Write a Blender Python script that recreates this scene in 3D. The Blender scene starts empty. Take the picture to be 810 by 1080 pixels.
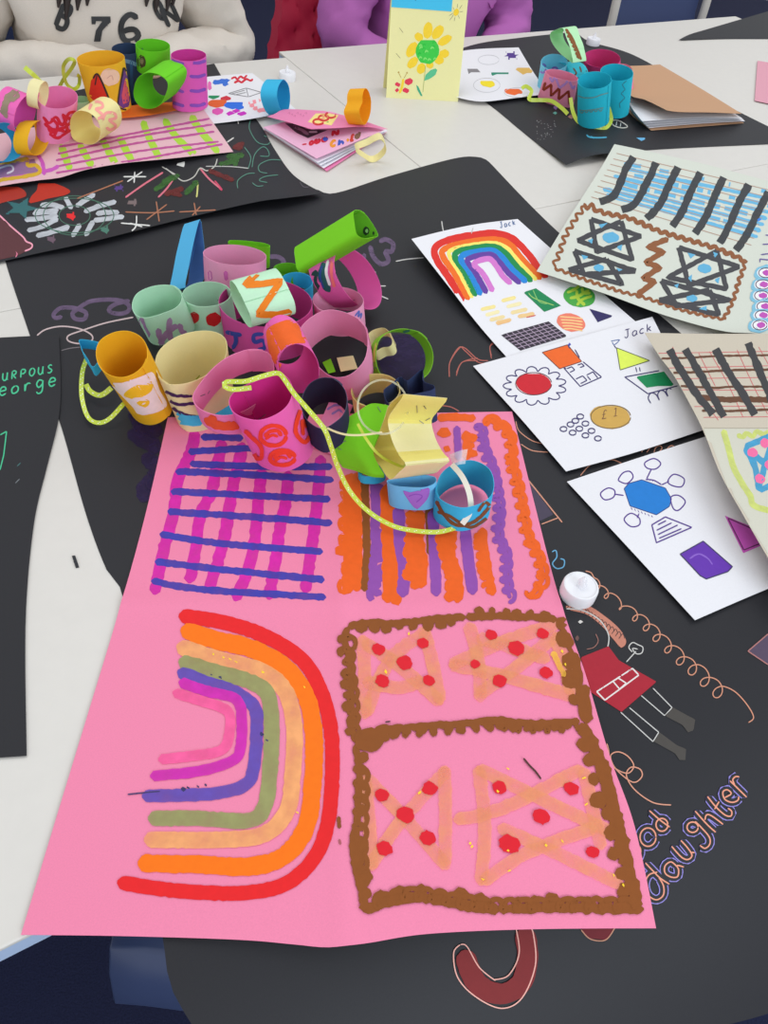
import bpy, math, random
from mathutils import Vector, Matrix, noise
from mathutils.bvhtree import BVHTree
random.seed(7)
C = bpy.context.scene
col = C.collection

# ------------------------------------------------------------------ camera, world, lights, exposure
FPX, PITCH, ROLL, CAMH = 797.44, 0.82504, -0.13441, 0.616
CAM = Vector((0, 0, CAMH))
_f = Vector((0, math.cos(PITCH), -math.sin(PITCH)))
_r0 = Vector((1, 0, 0)); _d0 = Vector((0, -math.sin(PITCH), -math.cos(PITCH)))
RT = math.cos(ROLL)*_r0 + math.sin(ROLL)*_d0
DN = -math.sin(ROLL)*_r0 + math.cos(ROLL)*_d0
cam_data = bpy.data.cameras.new('camera')
cam_data.sensor_fit = 'VERTICAL'; cam_data.sensor_height = 36.0
cam_data.lens = FPX/1080*36.0; cam_data.clip_start = 0.02
cam = bpy.data.objects.new('camera', cam_data); col.objects.link(cam)
m = Matrix((RT, -DN, -_f)).transposed().to_4x4(); m.translation = CAM
cam.matrix_world = m
C.camera = cam

world = bpy.data.worlds.new('room_light'); C.world = world; world.use_nodes = True
bg = world.node_tree.nodes['Background']
bg.inputs['Color'].default_value = (0.93, 0.96, 1.0, 1); bg.inputs['Strength'].default_value = 0.74

def area(name, loc, target, sx, sy, energy, colour):
    l = bpy.data.lights.new(name, 'AREA'); l.shape = 'RECTANGLE'; l.size = sx; l.size_y = sy
    l.energy = energy; l.color = colour
    o = bpy.data.objects.new(name, l); col.objects.link(o); o.location = loc
    o.rotation_euler = (Vector(target)-Vector(loc)).to_track_quat('-Z', 'Y').to_euler()
    return o
area('ceiling_light', (-0.7, 1.3, 2.1), (-0.7, 1.3, 0), 1.2, 1.2, 9, (1, 0.98, 0.95))
area('ceiling_light', (1.3, 2.6, 2.1), (1.3, 2.6, 0), 1.2, 1.2, 9, (1, 0.98, 0.95))
area('window_light', (2.3, -2.0, 1.6), (0.1, 0.7, 0), 2.2, 1.4, 56, (0.82, 0.91, 1.0))
C.view_settings.view_transform = 'Standard'; C.view_settings.look = 'None'
C.view_settings.gamma = 1.0; C.view_settings.use_curve_mapping = False
C.view_settings.exposure = 0.12

# ------------------------------------------------------------------ camera geometry helpers (measuring)
def ray(px, py):
    return RT*((px-405)/FPX) + DN*((py-540)/FPX) + _f
def U(px, py, z=0.0):
    d = ray(px, py); return CAM + d*((z-CAMH)/d.z)
TY = 0.61232
TX_, TY_ = Vector((math.cos(TY), math.sin(TY), 0)), Vector((-math.sin(TY), math.cos(TY), 0))
def tw(x, y, z=0.0): return TX_*x + TY_*y + Vector((0, 0, z))      # table frame to world
def V(px, py, ty):                                                  # point of the upright plane ty, seen at a pixel
    d = ray(px, py); return CAM + d*(ty/d.dot(TY_))
def crop(ox, oy, s): return lambda *pts: [(p[0]/s+ox, p[1]/s+oy) for p in pts]

# ------------------------------------------------------------------ materials
def lin(c):
    return tuple((v/255/12.92 if v/255 <= 0.04045 else ((v/255+0.055)/1.055)**2.4) for v in c)
_M = {}
def mat(rgb, rough=0.75, kind='paper', alpha=1.0, metal=0.0):
    key = (rgb, rough, kind, alpha, metal)
    if key in _M: return _M[key]
    mt = bpy.data.materials.new(kind+'_%02x%02x%02x' % rgb); mt.use_nodes = True
    nt = mt.node_tree; b = nt.nodes['Principled BSDF']; out = nt.nodes['Material Output']
    c = lin(rgb)
    if kind == 'card': q_ = min(1.22, .96/max(c)); c = tuple(v*q_ for v in c)
    b.inputs['Roughness'].default_value = rough; b.inputs['Metallic'].default_value = metal
    b.inputs['Base Color'].default_value = (*c, 1)
    L = nt.links.new
    if kind in ('paper', 'card', 'sugar', 'blackpaper', 'paint', 'cloth', 'carpet', 'laminate'):
        sc, amp, bump, dist = {'paper': (500, .04, .05, .0005), 'card': (400, .04, .05, .0005), 'sugar': (900, .10, .12, .0006), 'blackpaper': (900, .10, .12, .0006), 'paint': (160, .08, .1, .0004),
                         'cloth': (700, .10, .25, .001), 'carpet': (350, .5, .5, .003), 'laminate': (60, .03, .0, .0005)}[kind]
        tc = nt.nodes.new('ShaderNodeTexCoord'); n = nt.nodes.new('ShaderNodeTexNoise')
        n.inputs['Scale'].default_value = sc; n.inputs['Detail'].default_value = 4
        L(tc.outputs['Object'], n.inputs['Vector'])
        mx = nt.nodes.new('ShaderNodeMix'); mx.data_type = 'RGBA'
        L(n.outputs['Fac'], mx.inputs['Factor'])
        mx.inputs['A'].default_value = (*[max(0, v*(1-amp)) for v in c], 1)
        mx.inputs['B'].default_value = (*[min(1, v*(1+amp)) for v in c], 1)
        L(mx.outputs['Result'], b.inputs['Base Color'])
        if bump:
            bp = nt.nodes.new('ShaderNodeBump'); bp.inputs['Strength'].default_value = bump; bp.inputs['Distance'].default_value = dist
            L(n.outputs['Fac'], bp.inputs['Height']); L(bp.outputs['Normal'], b.inputs['Normal'])
    if kind in ('paper', 'card', 'sugar', 'blackpaper', 'paint', 'cloth', 'carpet'): b.inputs['Specular IOR Level'].default_value = 0.25
    if kind == 'card':       # thin coloured card lets some light through
        tl = nt.nodes.new('ShaderNodeBsdfTranslucent'); tl.inputs['Color'].default_value = (*c, 1)
        ms = nt.nodes.new('ShaderNodeMixShader'); ms.inputs['Fac'].default_value = .22
        L(b.outputs['BSDF'], ms.inputs[1]); L(tl.outputs['BSDF'], ms.inputs[2]); L(ms.outputs['Shader'], out.inputs['Surface'])
    if alpha < 1.0:
        if kind == 'paint':      # thin paint lets the paper through unevenly
            n2 = nt.nodes.new('ShaderNodeTexNoise'); n2.inputs['Scale'].default_value = 70; n2.inputs['Detail'].default_value = 5
            mr = nt.nodes.new('ShaderNodeMapRange'); mr.inputs['To Min'].default_value = max(0, alpha-.18); mr.inputs['To Max'].default_value = min(1, alpha+.18)
            mr.inputs['From Min'].default_value = .3; mr.inputs['From Max'].default_value = .7
            L(tc.outputs['Object'], n2.inputs['Vector']); L(n2.outputs['Fac'], mr.inputs['Value']); L(mr.outputs['Result'], b.inputs['Alpha'])
        else: b.inputs['Alpha'].default_value = alpha
    _M[key] = mt
    return mt
def paper(*rgb): return mat(rgb, .8, 'paper')
def card(*rgb): return mat(rgb, .8, 'card')
def sugar(*rgb): return mat(rgb, .85, 'sugar')
def paint(*rgb, a=1.0): return mat(rgb, .6, 'paint', a)
def ink(*rgb): return mat(rgb, .55, 'ink')

# ------------------------------------------------------------------ mesh builder
class MB:
    def __init__(s): s.v, s.f, s.m, s.mats, s.n, s.base, s.e0, s.es = [], [], [], [], 0, None, .00012, .000006
    def mi(s, mt):
        if mt not in s.mats: s.mats.append(mt)
        return s.mats.index(mt)
    def face(s, idx, mt): s.f.append(tuple(idx)); s.m.append(s.mi(mt))
    def grid(s, rows, mt, loop=False):
        o = len(s.v); w = len(rows[0])
        for r in rows: s.v += [Vector(p) for p in r]
        for i in range(len(rows)-1):
            for j in range(w if loop else w-1):
                k = (j+1) % w
                s.face((o+i*w+j, o+i*w+k, o+(i+1)*w+k, o+(i+1)*w+j), mt)
    def tube(s, pts, rad, mt, seg=10, caps=True):
        pts = [Vector(p) for p in pts]; rows = []
        for i, p in enumerate(pts):
            t = (pts[min(i+1, len(pts)-1)]-pts[max(i-1, 0)]).normalized()
            a = t.cross(Vector((0, 0, 1)) if abs(t.z) < .9 else Vector((1, 0, 0))).normalized(); b = t.cross(a)
            r = rad[i] if isinstance(rad, (list, tuple)) else rad
            rows.append([p+(a*math.cos(q)+b*math.sin(q))*r for q in [2*math.pi*k/seg for k in range(seg)]])
        o = len(s.v); s.grid(rows, mt, True)
        if caps:
            s.face([o+k for k in range(seg)][::-1], mt); s.face([o+(len(rows)-1)*seg+k for k in range(seg)], mt)
    def lathe(s, prof, o, mt, seg=32, ax=Vector((0, 0, 1))):
        rows = [[Vector(o)+Vector((r*math.cos(2*math.pi*k/seg), r*math.sin(2*math.pi*k/seg), z)) for k in range(seg)] for r, z in prof]
        s.grid(rows, mt, True)
    def box(s, P, ex, ey, ez, mt):
        o = len(s.v)
        for k in (0, 1):
            for (i, j) in ((0, 0), (1, 0), (1, 1), (0, 1)): s.v.append(Vector(P)+Vector(ex)*i+Vector(ey)*j+Vector(ez)*k)
        for q in ((3, 2, 1, 0), (4, 5, 6, 7), (0, 1, 5, 4), (1, 2, 6, 5), (2, 3, 7, 6), (3, 0, 4, 7)): s.face([o+i for i in q], mt)
    def bvh(s):
        s.base = BVHTree.FromPolygons([tuple(p) for p in s.v], s.f); return s.base
    # ---- paint strokes: laid on the surface itself
    def hit(s, px, py, eps):
        d = ray(px, py).normalized(); h = s.base.ray_cast(CAM, d)
        if h[0] is None: return None
        n = h[1] if h[1].dot(d) < 0 else -h[1]
        return h[0]+n*eps
    def patch(s, rows, mt, hold=False, lift=0):
        
        if not hold: s.n += 1
        eps = s.e0+s.es*(s.n+lift)
        o = len(s.v); ids = []; 
        for ri, r in enumerate(rows):
            ln = []
            for p in r:
                h = s.hit(p[0], p[1], eps+.000005*ri/len(rows))
                if h is None: ln.append(None)
                else: s.v.append(h); ln.append(len(s.v)-1)
            ids.append(ln)
        for i in range(len(rows)-1):
            for j in range(min(len(ids[i]), len(ids[i+1]))-1):
                q = (ids[i][j], ids[i][j+1], ids[i+1][j+1], ids[i+1][j])
                if None in q: continue
                a, b, c, d = [s.v[k] for k in q]
                if max((a-b).length, (b-c).length, (c-d).length, (d-a).length) < .022: s.face(q, mt)
    def stroke(s, pts, w, mt, rough=0.0, closed=False, smooth=True, taper=True):
        if len(pts) < 2: return
        P = spline(pts, closed) if smooth and len(pts) > 2 else list(pts)+([pts[0]] if closed else [])
        step = max(1.2, min(4, w*.35)); P = resample(P, step)
        n = max(2, int(w/5)+2); L = len(P); rows = []; ph = random.random()*50
        for i, p in enumerate(P):
            a, b = P[max(i-1, 0)], P[min(i+1, L-1)]
            tx, ty = b[0]-a[0], b[1]-a[1]; q = math.hypot(tx, ty) or 1; nx, ny = -ty/q, tx/q
            e = min(i, L-1-i)*step; hw = w/2
            if taper and not closed and e < hw: hw *= math.sqrt(max(.04, 1-((hw-e)/hw)**2))
            h1 = hw*(1+rough*noise.noise(Vector((i*step*.23, ph, 0)))*1.6); h2 = hw*(1+rough*noise.noise(Vector((i*step*.23, ph+9, 0)))*1.6)
            rows.append([(p[0]+nx*(-h1+(h1+h2)*k/(n-1)), p[1]+ny*(-h1+(h1+h2)*k/(n-1))) for k in range(n)])
        s.patch(rows, mt)
    def fill(s, poly, mt, smooth=False, lift=None):
        if smooth: poly = spline(poly, True, 6)
        ys = [p[1] for p in poly]; y0, y1 = min(ys), max(ys); ns = max(2, int((y1-y0)/1.6)); n = len(poly)
        def cuts(y):
            xs = []
            for i in range(n):
                (ax, ay), (bx, by) = poly[i], poly[(i+1) % n]
                if (ay <= y) != (by <= y): xs.append(ax+(y-ay)/(by-ay)*(bx-ax))
            return sorted(xs)
        st = (y1-y0)/ns
        if lift is None: s.n += 1
        for i in range(ns):
            ya, yb = y0+st*i+.01, y0+st*(i+1)-.01
            A, B = cuts(ya), cuts(yb); 
            if len(A) != len(B): A = B = cuts((ya+yb)/2)
            for k in range(0, len(A)-1, 2):
                m_ = max(2, int((A[k+1]-A[k])/3.5)+2)
                s.patch([[(A[k]+(A[k+1]-A[k])*t/(m_-1), ya-.02) for t in range(m_)], [(B[k]+(B[k+1]-B[k])*t/(m_-1), yb+.02) for t in range(m_)]], mt, True, lift or 0)
    def dot(s, cx, cy, rx, ry, mt, rot=0, jit=.08, lift=None):
        c_, s_ = math.cos(rot), math.sin(rot); poly = []
        for k in range(18):
            a = 2*math.pi*k/18; j = 1+random.uniform(-jit, jit); x, y = rx*j*math.cos(a), ry*j*math.sin(a)
            poly.append((cx+c_*x-s_*y, cy+s_*x+c_*y))
        s.fill(poly, mt, lift=lift)
    def text(s, txt, org, adv, up, w, mt, gap=.25):
        x = 0.0
        for ch in txt:
            for pl in GLYPH.get(ch, []):
                pts = [(org[0]+adv[0]*(x+p[0]*.75)+up[0]*p[1], org[1]+adv[1]*(x+p[0]*.75)+up[1]*p[1]) for p in pl]
                s.stroke(pts, w, mt, smooth=len(pl) > 3)
            x += .75+gap
    def scallop(s, pts, w, mt, side=1, step=None, r=None, rough=.25):
        s.stroke(pts, w, mt, rough)
        P = resample(spline(pts) if len(pts) > 2 else list(pts), step or w*.9); r = r or w*.5
        for i, p in enumerate(P[1:-1], 1):
            a, b = P[i-1], P[i+1]; tx, ty = b[0]-a[0], b[1]-a[1]; q = math.hypot(tx, ty) or 1
            u = random.uniform(.45, .75); g = r*random.uniform(.8, 1.3)
            s.dot(p[0]-ty/q*side*w*u+random.uniform(-.2, .2)*w, p[1]+tx/q*side*w*u+random.uniform(-.2, .2)*w, g, g*random.uniform(.75, 1.1), mt, random.uniform(0, 3), .12, 1+i % 4)
        s.n += 5
    def loopy(s, pts, w, r, mt, pitch):
        P = resample(spline(pts) if len(pts) > 2 else list(pts), 1.2); out = []
        for i, p in enumerate(P):
            a, b = P[max(i-1, 0)], P[min(i+1, len(P)-1)]; t = math.atan2(b[1]-a[1], b[0]-a[0]); q = 2*math.pi*i*1.2/pitch
            u, v = r*math.cos(q), r*1.15*math.sin(q)
            out.append((p[0]+u*math.cos(t)-v*math.sin(t), p[1]+u*math.sin(t)+v*math.cos(t)))
        s.stroke(out, w, mt, .2)
    def build(s, name, parent=None, smooth=True):
        xs, ys, zs = [[p[i] for p in s.v] for i in range(3)]
        off = Vector(((min(xs)+max(xs))/2, (min(ys)+max(ys))/2, min(zs)))
        me = bpy.data.meshes.new(name); me.from_pydata([tuple(p-off) for p in s.v], [], s.f)
        for mt in s.mats: me.materials.append(mt)
        me.polygons.foreach_set('material_index', s.m)
        if smooth: me.polygons.foreach_set('use_smooth', [True]*len(s.f))
        me.update()
        if smooth: me.set_sharp_from_angle(angle=math.radians(40))
        o = bpy.data.objects.new(name, me); col.objects.link(o); o.location = off
        if parent:
            o.parent = parent
            o.matrix_parent_inverse = Matrix.Translation(-parent.location)
        return o

def spline(pts, closed=False, sub=8):
    P = [tuple(p) for p in pts]; n = len(P); out = []
    for i in range(n if closed else n-1):
        g = (lambda k: P[k % n]) if closed else (lambda k: P[min(max(k, 0), n-1)])
        a, b, c, d = g(i-1), g(i), g(i+1), g(i+2)
        for k in range(sub):
            t = k/sub
            out.append(tuple(.5*(2*b[q]+(c[q]-a[q])*t+(2*a[q]-5*b[q]+4*c[q]-d[q])*t*t+(3*b[q]-a[q]-3*c[q]+d[q])*t**3) for q in range(len(b))))
    out.append(P[0] if closed else P[-1])
    return out
def resample(P, step=None, n=None):
    L = [0]
    for a, b in zip(P, P[1:]): L.append(L[-1]+math.dist(a, b))
    T = L[-1]; n = n or max(2, int(T/step)+1); out = []; j = 0
    for i in range(n):
        t = T*i/(n-1)
        while j < len(P)-2 and L[j+1] < t: j += 1
        d = L[j+1]-L[j]; u = (t-L[j])/d if d else 0
        out.append(tuple(P[j][q]+(P[j+1][q]-P[j][q])*u for q in range(len(P[0]))))
    return out

def tag(o, label, cat, group=None, kind=None):
    o['label'] = label
    if cat: o['category'] = cat
    if group: o['group'] = group
    if kind: o['kind'] = kind
    return o
def struct(o): o['kind'] = 'structure'; return o
def root(name, loc, label, cat, group=None):
    o = bpy.data.objects.new(name, None); col.objects.link(o); o.location = loc; o.empty_display_size = .02
    return tag(o, label, cat, group)

GLYPH = {
 'J': [[(.1, 1), (.9, 1)], [(.55, 1), (.55, .25), (.4, 0), (.15, .05), (.05, .25)]],
 'a': [[(.8, .5), (.5, .6), (.15, .4), (.2, .05), (.5, 0), (.75, .2), (.8, .55), (.8, .1), (.95, 0)]],
 'c': [[(.8, .5), (.5, .6), (.15, .35), (.3, .03), (.8, .08)]],
 'k': [[(.2, 1), (.2, 0)], [(.75, .6), (.22, .28)], [(.35, .36), (.8, 0)]],
 'U': [[(.1, 1), (.1, .3), (.4, 0), (.7, .25), (.75, 1), (.75, .2), (.9, 0)]],
 'R': [[(.15, 0), (.15, 1)], [(.15, 1), (.6, 1), (.75, .78), (.55, .55), (.2, .5)], [(.3, .5), (.8, 0)]],
 'P': [[(.15, 0), (.15, 1)], [(.15, 1), (.65, .98), (.8, .75), (.6, .5), (.2, .48)]],
 'O': [[(.5, 1), (.15, .75), (.12, .3), (.45, 0), (.8, .25), (.85, .7), (.5, 1)]],
 'S': [[(.8, .85), (.5, 1), (.2, .8), (.45, .55), (.8, .3), (.5, 0), (.12, .12)]],
 'E': [[(.2, 0), (.2, 1)], [(.2, 1), (.8, 1)], [(.2, .5), (.7, .5)], [(.2, 0), (.8, 0)]],
 'e': [[(.15, .35), (.8, .4), (.7, .65), (.35, .65), (.15, .3), (.4, 0), (.85, .12)]],
 'G': [[(.8, .85), (.5, 1), (.15, .6), (.3, .05), (.75, .05), (.8, .45), (.5, .45)]],
 'g': [[(.8, .6), (.4, .7), (.15, .4), (.4, .1), (.78, .35), (.8, .65), (.78, -.2), (.4, -.4), (.15, -.2)]],
 'd': [[(.8, .55), (.4, .6), (.15, .3), (.4, 0), (.75, .2), (.8, 1.05), (.8, .1), (.95, 0)]],
 'u': [[(.15, .6), (.2, .12), (.5, 0), (.75, .2), (.8, .6), (.8, .1), (.95, 0)]],
 'h': [[(.15, 1.05), (.18, 0), (.25, .45), (.5, .6), (.75, .45), (.78, 0)]],
 't': [[(.45, .95), (.45, .15), (.6, 0), (.85, .1)], [(.15, .65), (.8, .65)]],
 'r': [[(.2, .6), (.25, 0), (.3, .4), (.5, .6), (.85, .55)]],
 'o': [[(.5, .6), (.15, .4), (.2, .05), (.5, 0), (.8, .15), (.8, .45), (.5, .6)]],
 's': [[(.75, .5), (.45, .62), (.25, .45), (.7, .2), (.5, 0), (.15, .1)]],
 'i': [[(.5, .6), (.5, 0)]], 'I': [[(.2, 1), (.8, 1)], [(.5, 1), (.5, 0)], [(.2, 0), (.8, 0)]],
 '1': [[(.3, .8), (.55, 1), (.55, 0)], [(.25, 0), (.85, 0)]],
 'L': [[(.8, .8), (.6, 1), (.4, .8), (.4, .2), (.2, 0), (.85, 0)], [(.15, .5), (.7, .5)]],
 '5': [[(.8, 1), (.3, 1), (.25, .6), (.6, .65), (.8, .35), (.5, 0), (.15, .1)]],
 '7': [[(.05, .8), (.05, 1), (.95, 1)], [(.95, 1), (.6, .55), (.45, 0)]],
 '6': [[(.85, .8), (.5, 1), (.15, .75), (.12, .25), (.5, 0), (.88, .25), (.5, .55), (.15, .35)]],
 'B': [[(.15, 0), (.15, 1)], [(.15, 1), (.7, .98), (.8, .75), (.6, .53), (.2, .52)], [(.2, .52), (.75, .48), (.88, .22), (.7, .02), (.15, 0)]],
 'N': [[(.12, 0), (.12, 1)], [(.12, 1), (.85, 0)], [(.85, 0), (.85, 1)]],
 'A': [[(.05, 0), (.5, 1)], [(.5, 1), (.95, 0)], [(.25, .4), (.75, .4)]],
 'C': [[(.85, .8), (.5, 1), (.15, .6), (.2, .2), (.55, 0), (.88, .2)]],
}

# ------------------------------------------------------------------ sheets of paper (Coons patch through four measured edges)
def sheet_mb(top, right, bottom, left, mt, n=28, thick=.0004, wob=0.0, back=None, zfun=None):
    def edge(pts, closed=False):
        P = [tuple(U(*p)) for p in pts]
        P = spline(P) if len(P) > 2 else P
        return [Vector(p) for p in resample(P, n=n+1)]
    T, R, B, L = edge(top), edge(right), edge(bottom), edge(left)
    rows = []
    for i in range(n+1):
        v = i/n; r = []
        for j in range(n+1):
            u = j/n
            p = (1-v)*T[j]+v*B[j]+(1-u)*L[i]+u*R[i]-((1-u)*(1-v)*T[0]+u*(1-v)*T[n]+(1-u)*v*B[0]+u*v*B[n])
            if zfun: p.z = zfun(p)
            if wob: p.z += wob*(.5+.5*noise.noise(p*9))*16*u*(1-u)*v*(1-v)
            r.append(p)
        rows.append(r)
    mb = MB(); mb.grid(rows, mt)
    dn = Vector((0, 0, -thick)); bk = back or mt
    mb.grid([[p+dn for p in r][::-1] for r in rows], bk)
    for e in (rows[0][::-1], rows[-1], [r[0] for r in rows], [r[-1] for r in rows][::-1]):
        mb.grid([e, [p+dn for p in e]], mt)
    mb.bvh(); mb.rows = rows
    return mb

# ------------------------------------------------------------------ rings and loops of rolled paper
RINGS = {}
def ring(label, rim, k, d, hpx, zs, mt, a=None, b=None, rot=0, taper=1.0, ops=None, group=None, name='paper_ring',
         seam=2.2, cat='paper ring', h=None, inner=None, staples=(), thick=.0006, edge=None, over=.07):
    """rim: centre pixel (with a, b, rot) or a traced outline; d: image direction from rim to the far end; zs: height it rests on"""
    if a is not None:
        c, s = math.cos(math.radians(rot)), math.sin(math.radians(rot)); cx, cy = rim
        pts = [(cx+a*c*math.cos(t)-b*s*math.sin(t), cy+a*s*math.cos(t)+b*c*math.sin(t)) for t in [2*math.pi*q/48 for q in range(48)]]
    else:
        pts = resample(spline(rim, True, 8), n=49)[:-1]
        cx, cy = sum(p[0] for p in pts)/48, sum(p[1] for p in pts)/48
    vd = ray(cx, cy).normalized(); ln = math.hypot(*d) or 1
    e = RT*(d[0]/ln)+DN*(d[1]/ln); e = (e-vd*e.dot(vd)).normalized()
    s_ = math.sqrt(1-k*k); n = -vd*k-e*s_
    dist0 = ray(cx, cy).length
    c0 = vd*dist0
    H = None
    if h is None:                       # depth of the roll that spans hpx in the photograph
        def span(x):
            q = c0-n*x; return math.hypot(405+FPX*q.dot(RT)/q.dot(_f)-cx, 540+FPX*q.dot(DN)/q.dot(_f)-cy)
        lo, hi = 0.0, 1.5
        for _ in range(40):
            H = (lo+hi)/2
            if span(H) < hpx: lo = H
            else: hi = H
    Q = []
    for p in pts:
        r = ray(*p); Q.append(r*(c0.dot(n)/r.dot(n)))
    def place(Hn):
        return [q for q in Q]+[c0+(q-c0)*taper-n*Hn for q in Q]
    if h is None:
        t = (zs-CAMH)/min(q.z for q in place(H)); Hh = H*t
    else:
        t = 1.0
        for _ in range(12): t = (zs-CAMH)/min(q.z for q in place(h/t))
        Hh = h
    rimw = [CAM+q*t for q in Q]; cw = CAM+c0*t
    mb = MB(); NV = 5
    # spiral with an overlapping glued end
    idx0 = int(seam/(2*math.pi)*48) % 48; seq = [(idx0+i) % 48 for i in range(49+int(48*over))]
    so, si = [], []
    for i, q in enumerate(seq):
        gr = .0011*min(1, max(0, (i-46))/2)
        colo, coli = [], []
        for v in range(NV+1):
            tv = v/NV; base = cw+(rimw[q]-cw)*(1+(taper-1)*tv)-n*(Hh*tv)
            cen = cw-n*(Hh*tv); rd = (base-cen).normalized()
            colo.append(base+rd*(gr+thick)); coli.append(base+rd*gr)
        so.append(colo); si.append(coli)
    rows_o = [[c[v] for c in so] for v in range(NV+1)]; rows_i = [[c[v] for c in si] for v in range(NV+1)]
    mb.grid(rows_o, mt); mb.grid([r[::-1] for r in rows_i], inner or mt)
    em = edge or mt
    mb.grid([rows_i[0], rows_o[0]], em); mb.grid([rows_o[-1], rows_i[-1]], em)
    mb.grid([si[0], so[0]], em); mb.grid([so[-1], si[-1]], em)
    mb.bvh(); mb.e0, mb.es = .0004, .00007
    if ops: ops(mb)
    o = mb.build(name); tag(o, label, cat, group)
    for st in staples: staple(mb, o, *st)
    RINGS[label] = (o, min(p.z for p in mb.v), max(p.z for p in mb.v))
    return o
STEEL = mat((150, 148, 145), .35, 'steel', 1, .9)
def staple(mb, parent, p1, p2):
    a, b = mb.hit(*p1, .0006), mb.hit(*p2, .0006)
    if a is None or b is None or (a-b).length > .02: return
    s = MB(); s.tube([a, b], .0004, STEEL, 6); s.build('staple', parent)

def ribbon(name, pts, w, mt, label=None, cat=None, parent=None, twist=0.0, group=None, ops=None):
    """flat gift ribbon along measured points (px, py, z)"""
    P = [Vector(p) for p in resample(spline([tuple(U(*p)) for p in pts]), step=.004)]
    rows = []
    for i, p in enumerate(P):
        t = (P[min(i+1, len(P)-1)]-P[max(i-1, 0)]).normalized()
        vd = (CAM-p).normalized(); sd = t.cross(vd).normalized(); up = sd.cross(t)
        ang = twist*math.sin(i*.09); sd = sd*math.cos(ang)+up*math.sin(ang)
        rows.append([p-sd*w/2, p, p+sd*w/2])
    mb = MB(); mb.grid(rows, mt)
    mb.grid([[p+(p-CAM).normalized()*.0003 for p in r][::-1] for r in rows], mt)
    mb.bvh()
    if ops: ops(mb, P)
    o = mb.build(name, parent)
    if label: tag(o, label, cat, group)
    return o

# ------------------------------------------------------------------ room
FLOORZ = -0.72
mb = MB(); mb.grid([[(-6, -2.5, FLOORZ), (6, -2.5, FLOORZ)], [(-6, 7, FLOORZ), (6, 7, FLOORZ)]], mat((34, 38, 66), .95, 'carpet')); struct(mb.build('floor', smooth=False))
mb = MB(); mb.grid([[tw(-3, 5.2, FLOORZ), tw(7, 5.2, FLOORZ)], [tw(-3, 5.2, 1.9), tw(7, 5.2, 1.9)]], mat((205, 203, 200), .8, 'laminate')); struct(mb.build('wall_back', smooth=False))
mb = MB(); P = tw(-3, 5.17, FLOORZ); mb.box(P, TX_*10, TY_*.03, Vector((0, 0, .1)), mat((120, 122, 128), .6, 'laminate')); struct(mb.build('baseboard_back', smooth=False))

# ------------------------------------------------------------------ four classroom tables pushed together
LAM, BAND, TLEG = mat((217, 213, 206), .42, 'laminate'), mat((176, 196, 226), .5, 'laminate'), mat((120, 124, 132), .4, 'steel', 1, .6)
def table(x0, x1, y0, y1, label, ra=0.0):
    c = tw((x0+x1)/2, (y0+y1)/2, FLOORZ)
    t = root('classroom_table', c, label, 'table', 'white classroom tables pushed together')
    A, B, D = TX_*(x1-x0), TY_*(y1-y0), tw(x0, y0)
    mb = MB(); mb.box(D+Vector((0, 0, -.006)), A, B, Vector((0, 0, .006)), LAM); o = mb.build('tabletop', t, False)
    bv = o.modifiers.new('bevel', 'BEVEL'); bv.width = .0018; bv.segments = 3
    mb = MB(); mb.box(D+Vector((0, 0, -.025))+TX_*.0006+TY_*.0006, A-TX_*.0012, B-TY_*.0012, Vector((0, 0, .019)), BAND); mb.build('edge_band', t, False)
    for (u, v) in ((.06, .06), (.94, .06), (.06, .94), (.94, .94)):
        p = D+A*u+B*v; mb = MB(); mb.tube([p+Vector((0, 0, -.025)), p+Vector((0, 0, FLOORZ+.02))], .017, TLEG, 14)
        mb.tube([p+Vector((0, 0, FLOORZ+.025)), p+Vector((0, 0, FLOORZ))], .021, mat((30, 30, 32), .6, 'plastic'), 14); mb.build('leg', t)
    mb = MB()
    for v in (.06, .94): mb.box(D+A*.06+B*v-TY_*.01+Vector((0, 0, -.06)), A*.88, TY_*.02, Vector((0, 0, .035)), TLEG)
    mb.build('apron_rail', t, False)
table(-.79, .815, .2185, 1.003, 'white table nearest the camera, under the big pink painting')
table(.8165, 2.42, .230, 1.003, 'white table at the right, under the star and stripe painting')
table(-.79, .833, 1.0045, 1.842, 'white table at the back left, where the person in the sweatshirt sits')
table(.8345, 2.44, 1.0045, 1.885, 'white table at the back right, holding the sunflower card and brown folder')

def lerp_(a, b, t): return (a[0]+(b[0]-a[0])*t, a[1]+(b[1]-a[1])*t)
# ------------------------------------------------------------------ black sugar paper
def DR(px, py, k, z0):                  # point of a sheet that droops past the front edge of the table
    z = z0
    for _ in range(30):
        p = U(px, py, z); d = max(0, .215-p.dot(TY_)); z = z0-k*d*d
    return (px, py, z)
BLK = mat((40, 40, 44), .55, 'blackpaper')
rt = [(516, 171, .0006), (590, 246, .0006), (720, 353, .0006), (900, 520, .0006)]+[DR(x, y, 1.7, .0006) for x, y in ((960, 700), (960, 850), (930, 1000))]
lf = [(0, 252, .0006), (6, 276, .0006), (10, 290, .0006), (32, 355, .0006), (63, 445, .0006), (90, 540, .0006), (112, 600, .0006), (130, 632, .0006), (150, 800, .0006), (163, 930, .0006)]+[DR(x, y, 1.7, .0006) for x, y in ((172, 990), (180, 1040), (205, 1085))]
bt = [lf[-1]]+[DR(x, y, 1.7, .0006) for x, y in ((350, 1110), (560, 1120), (790, 1075), (870, 1040))]+[rt[-1]]
bmain = sheet_mb([lf[0], (120, 230, .0006), (250, 208, .0006), (325, 199, .0006), (352, 204, .0006), (410, 186, .0006), (480, 167, .0006), (506, 166, .0006), rt[0]], rt, bt, lf, BLK, 80, zfun=lambda p: 0.0008-1.7*max(0, .215-p.dot(TY_))**2)
pu = paint(112, 92, 122, a=.75)
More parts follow.
